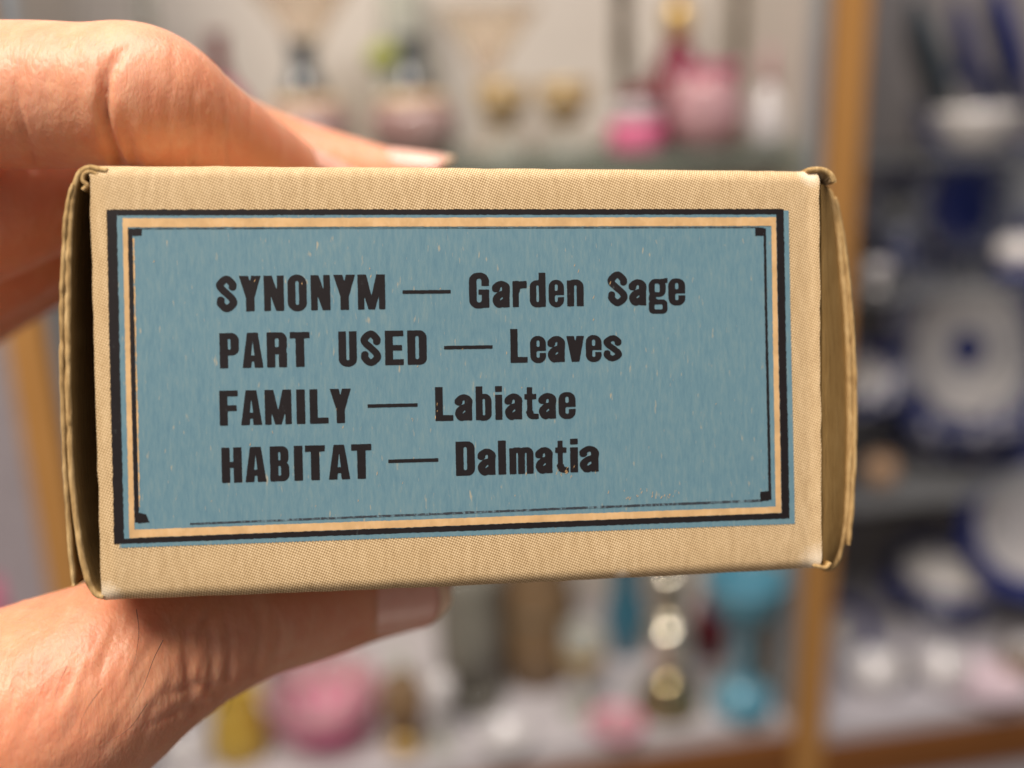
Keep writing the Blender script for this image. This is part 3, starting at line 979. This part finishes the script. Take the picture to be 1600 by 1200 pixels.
strand([(213, 952, 114.5), (217, 985, 114), (213, 1020, 113.5), (206, 1046, 113)])
strand([(255, 1000, 117.5), (240, 1030, 116.5), (225, 1070, 115.5), (205, 1110, 114.5)], 0.05)
strand([(160, 1075, 112), (142, 1098, 111.5), (130, 1120, 111), (123, 1143, 110.5)])
strand([(230, 1100, 116), (200, 1140, 115), (150, 1170, 113.5)], 0.04)
strand([(364, 1085, 132), (358, 1110, 131), (340, 1135, 130)], 0.035)
strand([(330, 920, 128), (332, 980, 127), (333, 1030, 127), (338, 1080, 127.5)], 0.05)
strand([(105, 1040, 111), (90, 1075, 110), (82, 1110, 109.5)], 0.035)

# ------------------------------------------------------------------ the display cabinets
CREAM = paint('cream_panel', (0.52, 0.47, 0.42), 0.6, var=0.06, scale=8)
DECK = paint('white_deck', (0.50, 0.465, 0.48), 0.35, var=0.05, scale=12)
GREY = paint('grey_panel', (0.25, 0.225, 0.215), 0.6, var=0.08, scale=8)
GREYD = paint('grey_deck', (0.46, 0.43, 0.46), 0.4, var=0.05, scale=12)
ALU = paint('aluminium', (0.36, 0.40, 0.44), 0.35, metal=0.6, var=0.05)
OAK = mat_wood('oak', (0.36, 0.17, 0.045), (0.46, 0.23, 0.07))
MAHOG = mat_wood('brown_wood', (0.16, 0.055, 0.012), (0.22, 0.08, 0.02), (0.8, 9, 9))
SHELFG = glass('shelf_glass', (0.66, 0.72, 0.66), 0.2, 0.05)
SHELFC = glass('clear_shelf_glass', (0.84, 0.85, 0.86), 0.10, 0.05)

Y0 = 0.565                                                   # cabinet fronts
YB, YBR = Y0 + 0.20, Y0 + 0.22                              # back panels
zdeck = on_y(1000, 1152, Y0)[2]
zdeckR = on_y(1440, 1118, Y0)[2]
ztop = on_y(1000, 243, Y0)[2]
xr0 = on_y(1293, 600, Y0)[0]                                # centre of the shared upright
xl0 = on_y(62, 640, Y0)[0]
ZLO, ZHI = zdeck - 0.16, ztop + 0.30
PW = 0.0105


def local(o, lo, hi):
    p = o.location
    return [lo[i] - p[i] for i in range(3)], [hi[i] - p[i] for i in range(3)]


def cpart(name, o, lo, hi, mat, bevel=0.0012, **k):
    a, b = local(o, lo, hi); return box_part(name, a, b, mat, o, bevel, **k)


cab = thing('display_cabinet', 'open pale-backed display cabinet of coloured glassware behind the box', 'cabinet', ((xl0 + xr0) / 2, Y0, ZLO), 'display cabinets side by side')
cpart('post', cab, (xr0 - PW, Y0 - 0.006, ZLO), (xr0 + PW, Y0 + 0.024, ZHI), OAK, label='oak post between the pale and the dark cabinet')
cpart('post', cab, (xl0 - PW, Y0 - 0.006, ZLO), (xl0 + PW, Y0 + 0.024, ZHI), OAK, label='oak post at the left of the glassware')
cpart('back_panel', cab, (xl0 - 0.008, YB, ZLO), (xr0 + 0.008, YB + 0.008, ZHI), CREAM)
cpart('side_panel', cab, (xl0 - 0.004, Y0 + 0.025, zdeck), (xl0 + 0.004, YB - 0.001, ZHI), CREAM)
cpart('side_panel', cab, (xr0 - 0.009, Y0 + 0.025, zdeck), (xr0 - 0.001, YB - 0.001, ZHI), CREAM)
cpart('deck', cab, (xl0 + PW + .001, Y0 + 0.002, zdeck - 0.016), (xr0 - PW - .001, YB - 0.001, zdeck), DECK)
cpart('rail', cab, (xl0 + PW + .001, Y0 - 0.003, zdeck - 0.075), (xr0 - PW - .001, Y0 + 0.02, zdeck - 0.0165), MAHOG)
cpart('glass_shelf', cab, (xl0 + PW + .001, Y0 + 0.028, ztop - 0.008), (xr0 - PW - .001, YB - 0.002, ztop), SHELFG)
cpart('channel', cab, (xr0 - PW - 0.0085, Y0 + 0.001, zdeck + .001), (xr0 - PW - 0.001, Y0 + 0.012, ZHI), ALU)
cpart('channel', cab, (xl0 + PW + 0.001, Y0 + 0.001, zdeck + .001), (xl0 + PW + 0.0085, Y0 + 0.012, ZHI), ALU)

X2 = xr0 + 0.42
cab2 = thing('display_cabinet', 'dark grey-backed display cabinet of blue and white china at the right', 'cabinet', ((xr0 + X2) / 2, Y0, ZLO), 'display cabinets side by side')
cpart('back_panel', cab2, (xr0 + 0.009, YBR, ZLO), (X2, YBR + 0.008, ZHI), GREY)
cpart('side_panel', cab2, (xr0 + 0.001, Y0 + 0.025, zdeckR), (xr0 + 0.009, YBR - 0.001, ZHI), GREY)
cpart('side_panel', cab2, (X2 - 0.009, Y0, ZLO), (X2 - .0005, YBR - 0.001, ZHI), GREY)
cpart('deck', cab2, (xr0 + PW + .001, Y0 + 0.002, zdeckR - 0.014), (X2 - 0.01, YBR - 0.001, zdeckR), GREYD)
cpart('rail', cab2, (xr0 + PW + .001, Y0 - 0.003, zdeckR - 0.050), (X2 - 0.01, Y0 + 0.02, zdeckR - 0.0145), MAHOG)
cpart('drawer_front', cab2, (xr0 + PW + .001, Y0 + 0.001, ZLO), (X2 - 0.01, Y0 + 0.02, zdeckR - 0.051), GREYD)
zr1 = on_y(1480, 243, Y0 + .03)[2]
zr2 = on_y(1480, 452, Y0 + .03)[2]
for z in (zr1, zr2):
    cpart('glass_shelf', cab2, (xr0 + PW + .001, Y0 + 0.028, z - 0.006), (X2 - 0.011, YBR - 0.002, z), SHELFC)

X3 = xl0 - 0.40
cab3 = thing('display_cabinet', 'grey cabinet beyond the left oak post, seen between finger and thumb', 'cabinet', ((xl0 + X3) / 2, Y0, ZLO), 'display cabinets side by side')
cpart('back_panel', cab3, (X3, YB, ZLO), (xl0 - 0.009, YB + 0.008, ZHI), paint('lilac_panel', (0.34, 0.30, 0.32), 0.6))
cpart('side_panel', cab3, (xl0 - 0.0125, Y0 + 0.025, ZLO), (xl0 - 0.0045, YB - 0.001, ZHI), GREY)
cpart('deck', cab3, (X3, Y0 + 0.002, zdeck - 0.016), (xl0 - PW - .001, YB - 0.001, zdeck), DECK)
cpart('rail', cab3, (X3, Y0 - 0.003, zdeck - 0.075), (xl0 - PW - .001, Y0 + 0.02, zdeck - 0.0165), MAHOG)

# the shop floor and the wall behind the cabinets
from_py('floor', [(-4, -4, 0), (4, -4, 0), (4, 2, 0), (-4, 2, 0)], [(0, 1, 2, 3)], [paint('floor_tile', (0.32, 0.27, 0.22), 0.5)], kind='structure')
from_py('wall', [(-4, Y0 + .26, 0), (4, Y0 + .26, 0), (4, Y0 + .26, 3), (-4, Y0 + .26, 3)], [(0, 1, 2, 3)], [paint('wall_paint', (0.5, 0.47, 0.43), 0.7)], kind='structure')

# ------------------------------------------------------------------ glass, brass and china on the shelves
G = {}
def gl(n, c, m=.35): 
    G.setdefault(n, glass(n, c, m)); return G[n]


RUBY = glass('ruby_glass', (0.22, 0.012, 0.03), 0.6)
CRAN = glass('cranberry_glass', (0.50, 0.05, 0.14), 0.55)
PINK = glass('pink_glass', (0.80, 0.25, 0.45), 0.5)
PALEP = glass('pale_pink_glass', (0.80, 0.55, 0.58), 0.45)
PEACH = glass('peach_glass', (0.96, 0.88, 0.82), 0.20)
AMBER = glass('amber_glass', (0.80, 0.66, 0.42), 0.35)
CLEAR = glass('clear_glass', (0.78, 0.78, 0.72), 0.35)
SMOKE = glass('smoke_glass', (0.42, 0.40, 0.34), 0.45)
BROWNG = glass('brown_glass', (0.38, 0.25, 0.14), 0.5)
YEL = glass('yellow_glass', (0.72, 0.50, 0.10), 0.6)
TURQ = paint('turquoise_glass', (0.085, 0.25, 0.34), 0.3, coat=0.5)
TEAL = paint('teal_glass', (0.035, 0.13, 0.19), 0.15, coat=0.5)
BRASS = paint('brass', (0.46, 0.37, 0.20), 0.13, metal=0.95)
BRASS_HI = paint('brass_highlight', (0.86, 0.80, 0.66), 0.2, metal=0.95)  # paler copy of the brass: lamp highlights put into the colour
GOLD = paint('gilding', (0.60, 0.40, 0.14), 0.3, metal=0.6)
GOLDP = paint('pale_gilding', (0.62, 0.48, 0.26), 0.35, metal=0.3)
BRONZE = paint('dark_bronze', (0.10, 0.075, 0.045), 0.4, metal=0.4)
NECK = mat_flow('dark_neck', (0.14, 0.16, 0.18), (0.02, 0.022, 0.025), 0.42, 0.62, 90)
BODY = mat_flow('painted_body', (0.50, 0.36, 0.33), (0.26, 0.13, 0.12), 0.35, 0.65, 50)
GOLDB = mat_flow('gold_band', (0.62, 0.46, 0.26), (0.45, 0.27, 0.16), 0.35, 0.65, 60)
WHITE = paint('white_china', (0.52, 0.49, 0.49), 0.2, coat=0.4)
PINKC = paint('pink_china', (0.70, 0.17, 0.30), 0.3)
CORAL = paint('coral_enamel', (0.75, 0.22, 0.13), 0.4)
CREAMC = paint('cream_enamel', (0.68, 0.55, 0.26), 0.4)
FLOW = mat_flow('flow_blue', (0.52, 0.51, 0.55), (0.010, 0.018, 0.10), 0.50, 0.60, 75)
FLOWD = mat_flow('flow_blue_dark', (0.30, 0.31, 0.36), (0.010, 0.016, 0.085), 0.42, 0.66, 60)
PALE = paint('pale_glaze', (0.62, 0.58, 0.56), 0.18, coat=0.4, var=0.06)
BLUEC = paint('cobalt', (0.012, 0.022, 0.14), 0.16, coat=0.4)
DKGRN = paint('dark_plate', (0.06, 0.08, 0.10), 0.2, coat=0.3)
GREYP = paint('grey_rim', (0.30, 0.30, 0.31), 0.25, coat=0.3)
LEAF = paint('leaf_green', (0.30, 0.32, 0.06), 0.5)


def spot(px, py, z, Y=None):
    p = on_z(px, py, z) if Y is None else on_y(px, py, Y)
    s = (p - CAM).dot(C2W[:, 2]) / F            # metres per photo pixel at that distance
    return np.array([p[0], p[1], z]), s


def vessel(name, label, cat, px, py, z, parts, Y=None, group=None, **kw):
    """parts: (part name, profile in photo pixels at that distance, material, options)"""
    p, s = spot(px, py, z, Y)
    t = thing(name, label, cat, p, group)
    for pn, prof, mat, *o in parts:
        o = o[0] if o else {}
        lathe(pn, [(r * s, h * s) for r, h in prof], mat if isinstance(mat, list) else [mat], t, **o)
    return t


def solid(pr): return [(0.01, pr[0][1])] + pr + [(0.01, pr[-1][1])]


def cup(pr, th=4):
    """open vessel: outer profile then an inner one back down"""
    return [(0.01, pr[0][1])] + pr + [(max(1, r - th), h) for r, h in pr[::-1] if h > pr[0][1] + th] + [(0.01, pr[0][1] + th)]


Z1, Z0 = ztop + 0.0004, zdeck + 0.0004
YS = Y0 + 0.06
# upper shelf, from the left
vessel('decanter', 'dark red slender glass decanter just right of the bent forefinger', 'decanter', 355, 225, Z1, [
    ('body', solid([(46, 0), (56, 30), (52, 70), (34, 105), (18, 125)]), CRAN), ('neck', solid([(17, 126), (12, 150), (13, 185), (19, 192)]), RUBY)], Y=YS + .05)
for px, lab, yy in ((486, 'dark-necked painted vase nearest the fingertips', .04), (650, 'dark-necked painted vase beside the amber cups, with a broad gold shoulder', .03)):
    vessel('painted_vase', lab, 'vase', px, 250, Z1, [
        ('body', solid([(38, 0), (56, 18), (68, 50), (66, 70), (58, 82)]), BODY),
        ('shoulder', solid([(60, 83), (56, 92), (42, 99), (34, 101)]), GOLDB),
        ('neck', solid([(36, 102), (30, 116), (20, 138), (18, 160), (22, 176), (28, 182)]), NECK)], Y=Y0 + yy + .02, group='pair of painted vases on the upper shelf')
for px, yy, lab, hh in ((492, .115, 'peach glass trumpet vase behind the dark-necked vase nearest the fingertips', 150), (768, .10, 'peach glass trumpet vase between the painted vases and the candlesticks', 110)):
    vessel('trumpet_vase', lab, 'vase', px, 240, Z1, [
        ('foot', solid([(46, 0), (44, 5), (16, 12), (9, 18)]), PEACH),
        ('trumpet', cup([(8, 19), (7, hh - 40), (11, hh), (34, hh + 48), (66, hh + 90), (82, hh + 106)], 3), PEACH, {'scallop': (10, .05)})], Y=Y0 + yy, group='peach trumpet vases')
for px, lab in ((787, 'left of the two gold-rimmed amber glass cups'), (884, 'right of the two gold-rimmed amber glass cups')):
    vessel('footed_cup', lab, 'cup', px, 250, Z1, [
        ('foot', solid([(30, 0), (28, 5), (9, 12), (7, 40)]), CLEAR),
        ('bowl', cup([(8, 41), (26, 56), (37, 78), (40, 98)], 3), AMBER), ('rim', [(40.5, 98), (42, 103), (41, 108), (38, 106), (38, 98)], GOLD),
        ('medallion', solid([(12, 74), (30, 76), (41, 84), (30, 90), (12, 92)]), GOLDP)], Y=Y0 + .05, group='pair of gold-rimmed amber cups')
for px, lab, yy in ((972, 'tall dark candlestick behind the pink jar', .13), (1152, 'tall dark candlestick right of the ruby decanter', .14)):
    vessel('candlestick', lab, 'candlestick', px, 240, Z1, [
        ('base', solid([(34, 0), (32, 8), (16, 16), (12, 24)]), BRONZE), ('stem', solid([(11, 25), (14, 60), (10, 100), (14, 150), (11, 200), (17, 215)]), BRONZE),
        ('socket', solid([(13, 216), (15, 240), (21, 246)]), BRONZE)], Y=Y0 + yy, group='pair of tall candlesticks')
vessel('jar', 'bright pink lidded jar with a pale band', 'jar', 993, 246, Z1, [
    ('body', solid([(38, 0), (42, 5), (43, 40), (40, 46)]), PINKC), ('band', solid([(40, 47), (40, 70), (36, 74)]), WHITE),
    ('lid', solid([(32, 75), (30, 84), (14, 90), (7, 98)]), RUBY)], Y=Y0 + .05)
vessel('cologne_bottle', 'tall ruby bottle with a gold collar and slender stopper', 'bottle', 1056, 245, Z1, [
    ('body', solid([(30, 0), (46, 20), (54, 60), (50, 95), (28, 130), (16, 160)]), RUBY), ('collar', solid([(16, 161), (22, 176), (24, 192), (18, 206), (12, 210)]), GOLD),
    ('stopper', solid([(9, 211), (8, 240), (13, 262), (10, 300), (3, 320)]), RUBY)], Y=Y0 + .12)
t = vessel('posy_bowl', 'round pink glass bowl of coral flowers before the ruby bottle', 'bowl', 1102, 249, Z1, [
    ('bowl', cup([(30, 0), (50, 20), (56, 55), (50, 92), (40, 112)], 3), PALEP), ('rim', [(40, 112), (50, 118), (55, 126), (46, 124), (38, 114)], PINK, {'scallop': (9, .08)}),
    ('flower', solid([(14, 60), (28, 66), (32, 84), (22, 98), (10, 104)]), CORAL, {'scallop': (6, .12)}), ('moss', solid([(24, 6), (36, 18), (38, 40), (24, 58)]), CREAMC)], Y=Y0 + .045)
vessel('bud_vase', 'white pear-shaped bud vase with a thin pink neck beside the oak post', 'vase', 1196, 248, Z1, [
    ('body', solid([(24, 0), (30, 14), (28, 44), (16, 74), (9, 92)]), WHITE), ('neck', solid([(8, 93), (6, 130), (9, 146)]), PALEP)], Y=Y0 + .06)
vessel('green_sprig_vase', 'small vase holding a yellow-green sprig between the painted vases', 'vase', 607, 245, Z1, [
    ('body', solid([(14, 0), (22, 30), (16, 80), (10, 110), (8, 128)]), CLEAR), ('sprig', solid([(6, 129), (20, 138), (24, 150), (14, 166), (5, 172)]), LEAF, {'scallop': (5, .3)})], Y=Y0 + .09)
vessel('oil_lamp', 'clear glass chimney standing behind the second painted vase', 'lamp glass', 640, 240, Z1, [
    ('chimney', cup([(30, 0), (44, 50), (46, 120), (34, 190), (30, 260), (34, 300)], 3), CLEAR)], Y=Y0 + .15)
vessel('spindle_vase', 'slim grey stem vase rising at the top left behind the knuckle', 'vase', 255, 240, Z1, [
    ('body', solid([(30, 0), (34, 30), (20, 90), (12, 160), (13, 300)]), SMOKE)], Y=Y0 + .14)

# lower deck, from the left
vessel('knob_cup', 'small white china cup at the bottom edge beside the thumb', 'cup', 288, 1196, Z0, [
    ('body', cup([(18, 0), (26, 12), (27, 34)], 3), WHITE), ('foot', solid([(16, -0.0), (17, 2)]), WHITE)])
vessel('yellow_vase', 'squat ochre yellow glass vase below the thumb', 'vase', 378, 1178, Z0, [
    ('body', cup([(38, 0), (46, 22), (42, 60), (34, 92), (40, 112)], 4), YEL)])
vessel('pink_bowl', 'large pink glass bowl with a ruffled rim below the thumbnail', 'bowl', 512, 1158, Z0, [
    ('foot', solid([(34, 0), (32, 6), (22, 10)]), PINK), ('bowl', cup([(24, 11), (54, 22), (76, 52), (84, 86), (88, 102)], 4), PALEP, {'scallop': (12, .05)}),
    ('band', [(56, 22), (79, 50), (83, 68), (80, 70), (74, 52), (50, 24)], PINK)])
vessel('ink_bottle', 'small dark bottle behind the pink bowl, left one', 'bottle', 444, 1120, Z0, [
    ('body', solid([(20, 0), (22, 30), (18, 60), (8, 70), (8, 86)]), BRONZE)], Y=Y0 + .10)
vessel('dark_jug', 'dark slim bottle behind the pink bowl, right one', 'bottle', 505, 1110, Z0, [
    ('body', solid([(22, 0), (24, 40), (20, 80), (10, 96), (12, 112)]), SMOKE)], Y=Y0 + .12)
vessel('perfume_bottle', 'smoky bottle on a gold foot right of the pink bowl', 'bottle', 634, 1172, Z0, [
    ('foot', solid([(24, 0), (28, 12), (26, 30), (18, 36)]), GOLD), ('body', solid([(19, 37), (32, 56), (36, 96), (24, 130), (12, 142)]), BROWNG), ('stopper', solid([(9, 143), (15, 156), (8, 172)]), CLEAR)])
vessel('cordial_glass', 'narrow clear cordial glass between the smoky bottle and the grey vase', 'glass', 692, 1168, Z0, [
    ('foot', solid([(22, 0), (20, 4), (7, 8), (6, 60)]), CLEAR), ('bowl', cup([(7, 61), (18, 80), (20, 120)], 3), WHITE)])
vessel('grey_vase', 'tall grey glass cylinder vase below the box', 'vase', 742, 1150, Z0, [
    ('base', solid([(50, 0), (50, 28), (46, 32)]), SMOKE), ('body', cup([(47, 33), (50, 120), (46, 200), (52, 236)], 4), SMOKE)], Y=Y0 + .07)
vessel('brown_vase', 'tall brown glass vase right of the grey cylinder vase', 'vase', 842, 1140, Z0, [
    ('body', cup([(44, 0), (56, 40), (60, 120), (44, 200), (36, 240), (46, 262)], 4), BROWNG), ('medallion', solid([(20, 108), (58, 116), (61, 124), (58, 130), (20, 134)]), BRONZE)], Y=Y0 + .09)
vessel('flower_holder', 'low white china dish in front of the brown vase', 'dish', 790, 1166, Z0, [
    ('body', cup([(24, 0), (36, 10), (42, 26)], 3), WHITE)])
vessel('goblet', 'clear stemmed goblet left of the brass vase', 'goblet', 912, 1112, Z0, [
    ('foot', solid([(30, 0), (28, 5), (8, 10), (6, 56)]), CLEAR), ('bowl', cup([(8, 57), (28, 76), (32, 116), (28, 148)], 3), CLEAR), ('band', [(32.6, 92), (34, 104), (32.6, 116)], GOLD)])
vessel('teal_vase', 'dark teal glass vase half hidden behind the brass vase', 'vase', 978, 1090, Z0, [
    ('body', cup([(24, 0), (30, 30), (34, 70), (22, 110), (26, 150), (36, 190)], 4), TEAL)], Y=Y0 + .11)
vessel('brass_vase', 'polished brass baluster vase with a bell foot', 'vase', 1043, 1106, Z0, [
    ('foot', solid([(50, 0), (50, 10), (44, 34), (30, 56), (24, 66)]), BRASS), ('body', solid([(22, 67), (26, 90), (34, 110), (40, 128), (36, 146), (24, 158)]), BRASS_HI),
    ('neck', solid([(22, 159), (30, 180), (32, 200), (24, 222), (34, 240)]), BRASS_HI)])
vessel('red_bottle', 'dark red bottle behind the brass vase and the turquoise compote', 'bottle', 1106, 1085, Z0, [
    ('body', solid([(22, 0), (26, 40), (24, 80), (10, 100), (9, 124)]), RUBY), ('blossom', solid([(8, 125), (18, 134), (16, 148), (6, 154)]), WHITE, {'scallop': (5, .2)})], Y=Y0 + .09)
vessel('compote', 'turquoise blue stemmed compote beside the oak post', 'compote', 1158, 1104, Z0, [
    ('base', solid([(48, 0), (48, 10), (42, 34), (26, 50), (12, 58)]), TURQ), ('stem', solid([(10, 59), (9, 78), (17, 92), (17, 104), (9, 116), (10, 138)]), TURQ),
    ('bowl', cup([(12, 139), (36, 150), (56, 176), (60, 215), (64, 226)], 4), TURQ)])
vessel('doily_dish', 'small pink-edged dish at the front of the deck', 'dish', 962, 1142, Z0, [
    ('body', cup([(20, 0), (32, 6), (38, 12)], 3), PALEP), ('edge', [(38, 12), (43, 15), (41, 18), (36, 14)], PINKC, {'scallop': (14, .04)})])
vessel('shade_pink_bowl', 'deep pink bowl in the cabinet beyond the left oak post', 'bowl', -28, 1030, Z0, [
    ('body', cup([(40, 0), (58, 30), (66, 90), (62, 150)], 4), PINKC)])
vessel('silver_pot', 'small pewter pot beyond the left oak post', 'pot', -5, 720, Z0, [
    ('body', cup([(22, 0), (30, 20), (28, 50), (22, 64)], 4), ALU)], Y=Y0 + .17)


# --- blue and white china of the right-hand cabinet
def plate(name, label, px, py, Y, r_px, tilt, yaw, segs, mats, z=None, scallop=(0, 0), group=None, cat='plate', flat=(1, 1)):
    """a plate standing on its edge or lying; its face looks along local +Z"""
    p = on_y(px, py, Y)
    s = (p - CAM).dot(C2W[:, 2]) / F
    t = thing(name, label, cat, p, group)
    t.rotation_euler = (math.radians(90 - tilt), 0, math.radians(yaw))
    for pn, prof, m in segs:
        lathe(pn, [(r * r_px * s, h * r_px * s) for r, h in prof], [mats[m]], t, n=64, scallop=scallop if pn in ('rim', 'edge') else (0, 0), flat=flat)
    return t


PL = [('well', [(0.01, .0), (.16, .0), (.60, .0), (.64, .05)], 0), ('rim', [(.64, .05), (.80, .10), (.97, .15)], 1), ('edge', [(.97, .15), (1.0, .16), (.99, .135), (.62, -.02), (.01, -.03)], 2)]
CEN = [('medallion', [(0.01, .014), (.15, .014), (.18, .006)], 2)]
plate('platter', 'large scalloped platter with flow-blue border and small blue centre, right of the box', 1512, 545, Y0 + .13, 166, 14, 4, PL + CEN, [PALE, FLOW, BLUEC], scallop=(12, .035))
plate('plate', 'dark narrow-looking plate leaning at the top right beside the oak post', 1438, 112, Y0 + .12, 112, 20, 68, PL, [DKGRN, GREYP, DKGRN], group='plates in the rack')
plate('plate', 'blue plate leaning edge-on at the top right corner', 1560, 90, Y0 + .12, 118, 20, 62, PL, [FLOWD, GREYP, BLUEC], group='plates in the rack')
plate('plate', 'pale plate with a cobalt heart leaning on the middle shelf', 1500, 318, Y0 + .14, 84, 16, 2, [('well', PL[0][1], 0), ('rim', PL[1][1], 1), ('edge', PL[2][1], 1)], [BLUEC, FLOWD, BLUEC], group='plates on the middle shelf')
plate('plate', 'big white plate with a cobalt rim at the right edge of the picture', 1618, 815, Y0 + .07, 122, 10, -14, [('well', PL[0][1], 0), ('rim', [(.64, .05), (.74, .08)], 0), ('edge', [(.74, .08), (.97, .15), (1.0, .16), (.99, .135), (.62, -.02), (.01, -.03)], 1)], [WHITE, BLUEC], group='plates on the bottom shelf')
plate('saucer', 'blue-ringed saucer on edge just right of the oak post, bottom shelf', 1312, 985, Y0 + .10, 54, 10, -8, [('well', PL[0][1], 0), ('rim', PL[1][1], 1), ('edge', PL[2][1], 1)], [PALE, BLUEC], cat='saucer')
ZR0 = zdeckR + .0004
# stack of scalloped bowls under the platter
for k in range(2):
    p, s = spot(1478, 700 - k * 24, 0, Y0 + .10)
    zz = on_y(1478, 715, Y0 + .10)[2]
    t = thing('scalloped_bowl', ('lower' if k == 0 else 'upper') + ' of two nested scalloped flow-blue bowls below the platter', 'bowl', (p[0] + k * .004, p[1], zz + k * .0135), 'nested scalloped bowls')
    lathe('bowl', [(r * s, h * s) for r, h in cup([(44, 0), (70, 14), (92, 34), (104, 42)], 4)], [FLOW], t, n=64, scallop=(10, .05))
zsh = on_y(1478, 715, Y0 + .10)[2]
cpart('glass_shelf', cab2, (xr0 + PW + .001, Y0 + 0.028, zsh - 0.0064), (X2 - 0.011, YBR - 0.002, zsh - 0.0004), SHELFC)
t = vessel('figurine', 'small orange-tan china pot on the shelf beside the nested bowls', 'pot', 1378, 700, zsh, [
    ('body', cup([(18, 0), (26, 14), (26, 34), (18, 46)], 3), paint('tan_glaze', (0.40, 0.25, 0.15), 0.3))], Y=Y0 + .06)
vessel('tea_bowl', 'white tea bowl on the upper right shelf, before the plates', 'bowl', 1522, 225, zr1 + .0004, [
    ('body', cup([(28, 0), (50, 18), (62, 50), (66, 64)], 3), PALE)], Y=Y0 + .07)
vessel('egg_cup', 'little white egg cup by the oak post on the right-hand shelf', 'cup', 1366, 495, zr2 + .0004, [
    ('foot', solid([(14, 0), (12, 4), (6, 8), (6, 14)]), PALE), ('bowl', cup([(8, 15), (18, 26), (19, 44)], 3), WHITE)], Y=Y0 + .04)
vessel('cream_pot', 'white pot with a cobalt foot at the right edge above the platter', 'pot', 1594, 405, zr2 + .0004, [
    ('foot', solid([(34, 0), (38, 14), (34, 24)]), BLUEC), ('body', cup([(34, 25), (40, 44), (30, 62)], 3), PALE)], Y=Y0 + .05)
t = vessel('tureen', 'low lidded china tureen with cobalt handles on the bottom shelf', 'tureen', 1470, 1010, ZR0, [
    ('body', solid([(44, 0), (60, 16), (72, 50), (74, 66)]), FLOWD), ('rim', solid([(74, 67), (80, 72), (78, 78)]), BLUEC),
    ('lid', solid([(74, 79), (62, 96), (36, 108), (12, 114)]), PALE), ('knob', solid([(8, 115), (12, 124), (5, 130)]), BLUEC)], Y=Y0 + .12)
p, s = spot(1470, 1010, ZR0, Y0 + .12)
for sx in (-1, 1):
    pts = catmull([(sx * 72, 0, 46), (sx * 92, 0, 52), (sx * 98, 0, 70), (sx * 86, 0, 84), (sx * 74, 0, 76)], 6) * s
    Vs, Fs = [], []
    for i, q in enumerate(pts):
        for k in range(8):
            a = 2 * math.pi * k / 8
            Vs.append((q[0] + math.cos(a) * 7 * s * 0.7, math.sin(a) * 9 * s, q[2] + math.cos(a) * 7 * s * 0.7))
    for i in range(len(pts) - 1):
        for k in range(8):
            Fs.append((i * 8 + k, i * 8 + (k + 1) % 8, (i + 1) * 8 + (k + 1) % 8, (i + 1) * 8 + k))
    from_py('handle', Vs, Fs, [BLUEC], t, True)
vessel('shell_dish', 'white fluted shell dish in front of the saucer', 'dish', 1366, 1075, ZR0, [
    ('body', cup([(26, 0), (38, 20), (44, 44)], 3), WHITE, {'scallop': (9, .08)})])
vessel('brown_stopper', 'tiny dark brown bottle between the shell dish and the tureen', 'bottle', 1408, 1062, ZR0, [
    ('body', solid([(13, 0), (14, 24), (7, 34), (6, 48)]), paint('brown_bottle', (0.06, 0.03, 0.02), 0.25))])
vessel('cream_jug', 'small white cup before the tureen', 'cup', 1470, 1068, ZR0, [
    ('body', cup([(22, 0), (36, 16), (40, 42)], 3), WHITE)])
vessel('pink_saucer', 'flat pale pink saucer lying at the front of the right-hand deck', 'saucer', 1530, 1072, ZR0, [
    ('body', cup([(30, 0), (58, 8), (70, 16)], 3), paint('pale_pink_china', (0.70, 0.55, 0.60), 0.25))])
vessel('brown_pot', 'brown lidded pot at the right edge of the bottom shelf', 'pot', 1598, 1050, ZR0, [
    ('body', solid([(28, 0), (36, 20), (30, 44)]), BROWNG), ('lid', solid([(28, 45), (16, 54), (6, 60)]), WHITE)])
vessel('blue_jug', 'dark cobalt jug just right of the box flap, before the platter', 'jug', 1398, 500, zr2 + .0004, [
    ('body', solid([(22, 0), (30, 16), (28, 40), (16, 56), (18, 70)]), FLOWD)], Y=Y0 + .10)
plate('saucer', 'small blue and white saucer on edge half hidden by the right flap', 1345, 590, Y0 + .08, 58, 10, -10, [('well', PL[0][1], 0), ('rim', PL[1][1], 1), ('edge', PL[2][1], 1)], [PALE, FLOW], cat='saucer')
plate('plate', 'flow-blue plate behind the white tea bowl on the upper right shelf', 1500, 175, Y0 + .165, 70, 12, -20, PL, [PALE, FLOW, BLUEC], group='plates in the rack')
plate('plate', 'patterned plate standing behind the tureen on the bottom shelf', 1432, 905, Y0 + .19, 78, 10, 3, PL, [GREYP, FLOW, BLUEC], group='plates on the bottom shelf')
vessel('sugar_bowl', 'blue patterned sugar bowl right of the cobalt-hearted plate', 'bowl', 1590, 330, zr2 + .0004, [
    ('body', cup([(26, 0), (44, 20), (48, 52), (40, 66)], 3), FLOW)], Y=Y0 + .15)
plate('plate', 'pale scalloped plate with a cobalt rim behind the sugar bowl', 1588, 292, Y0 + .19, 74, 10, -10, PL, [GREYP, FLOW, BLUEC], scallop=(10, .03), group='plates on the middle shelf')
plate('plate', 'blue bordered plate standing behind the cobalt jug', 1400, 330, Y0 + .19, 66, 10, 6, PL, [GREYP, FLOW, BLUEC], group='plates on the middle shelf')
plate('plate', 'tall narrow-looking plate between the two leaning plates of the rack', 1500, 100, Y0 + .165, 100, 18, 62, PL, [GREYP, FLOW, BLUEC], group='plates in the rack')
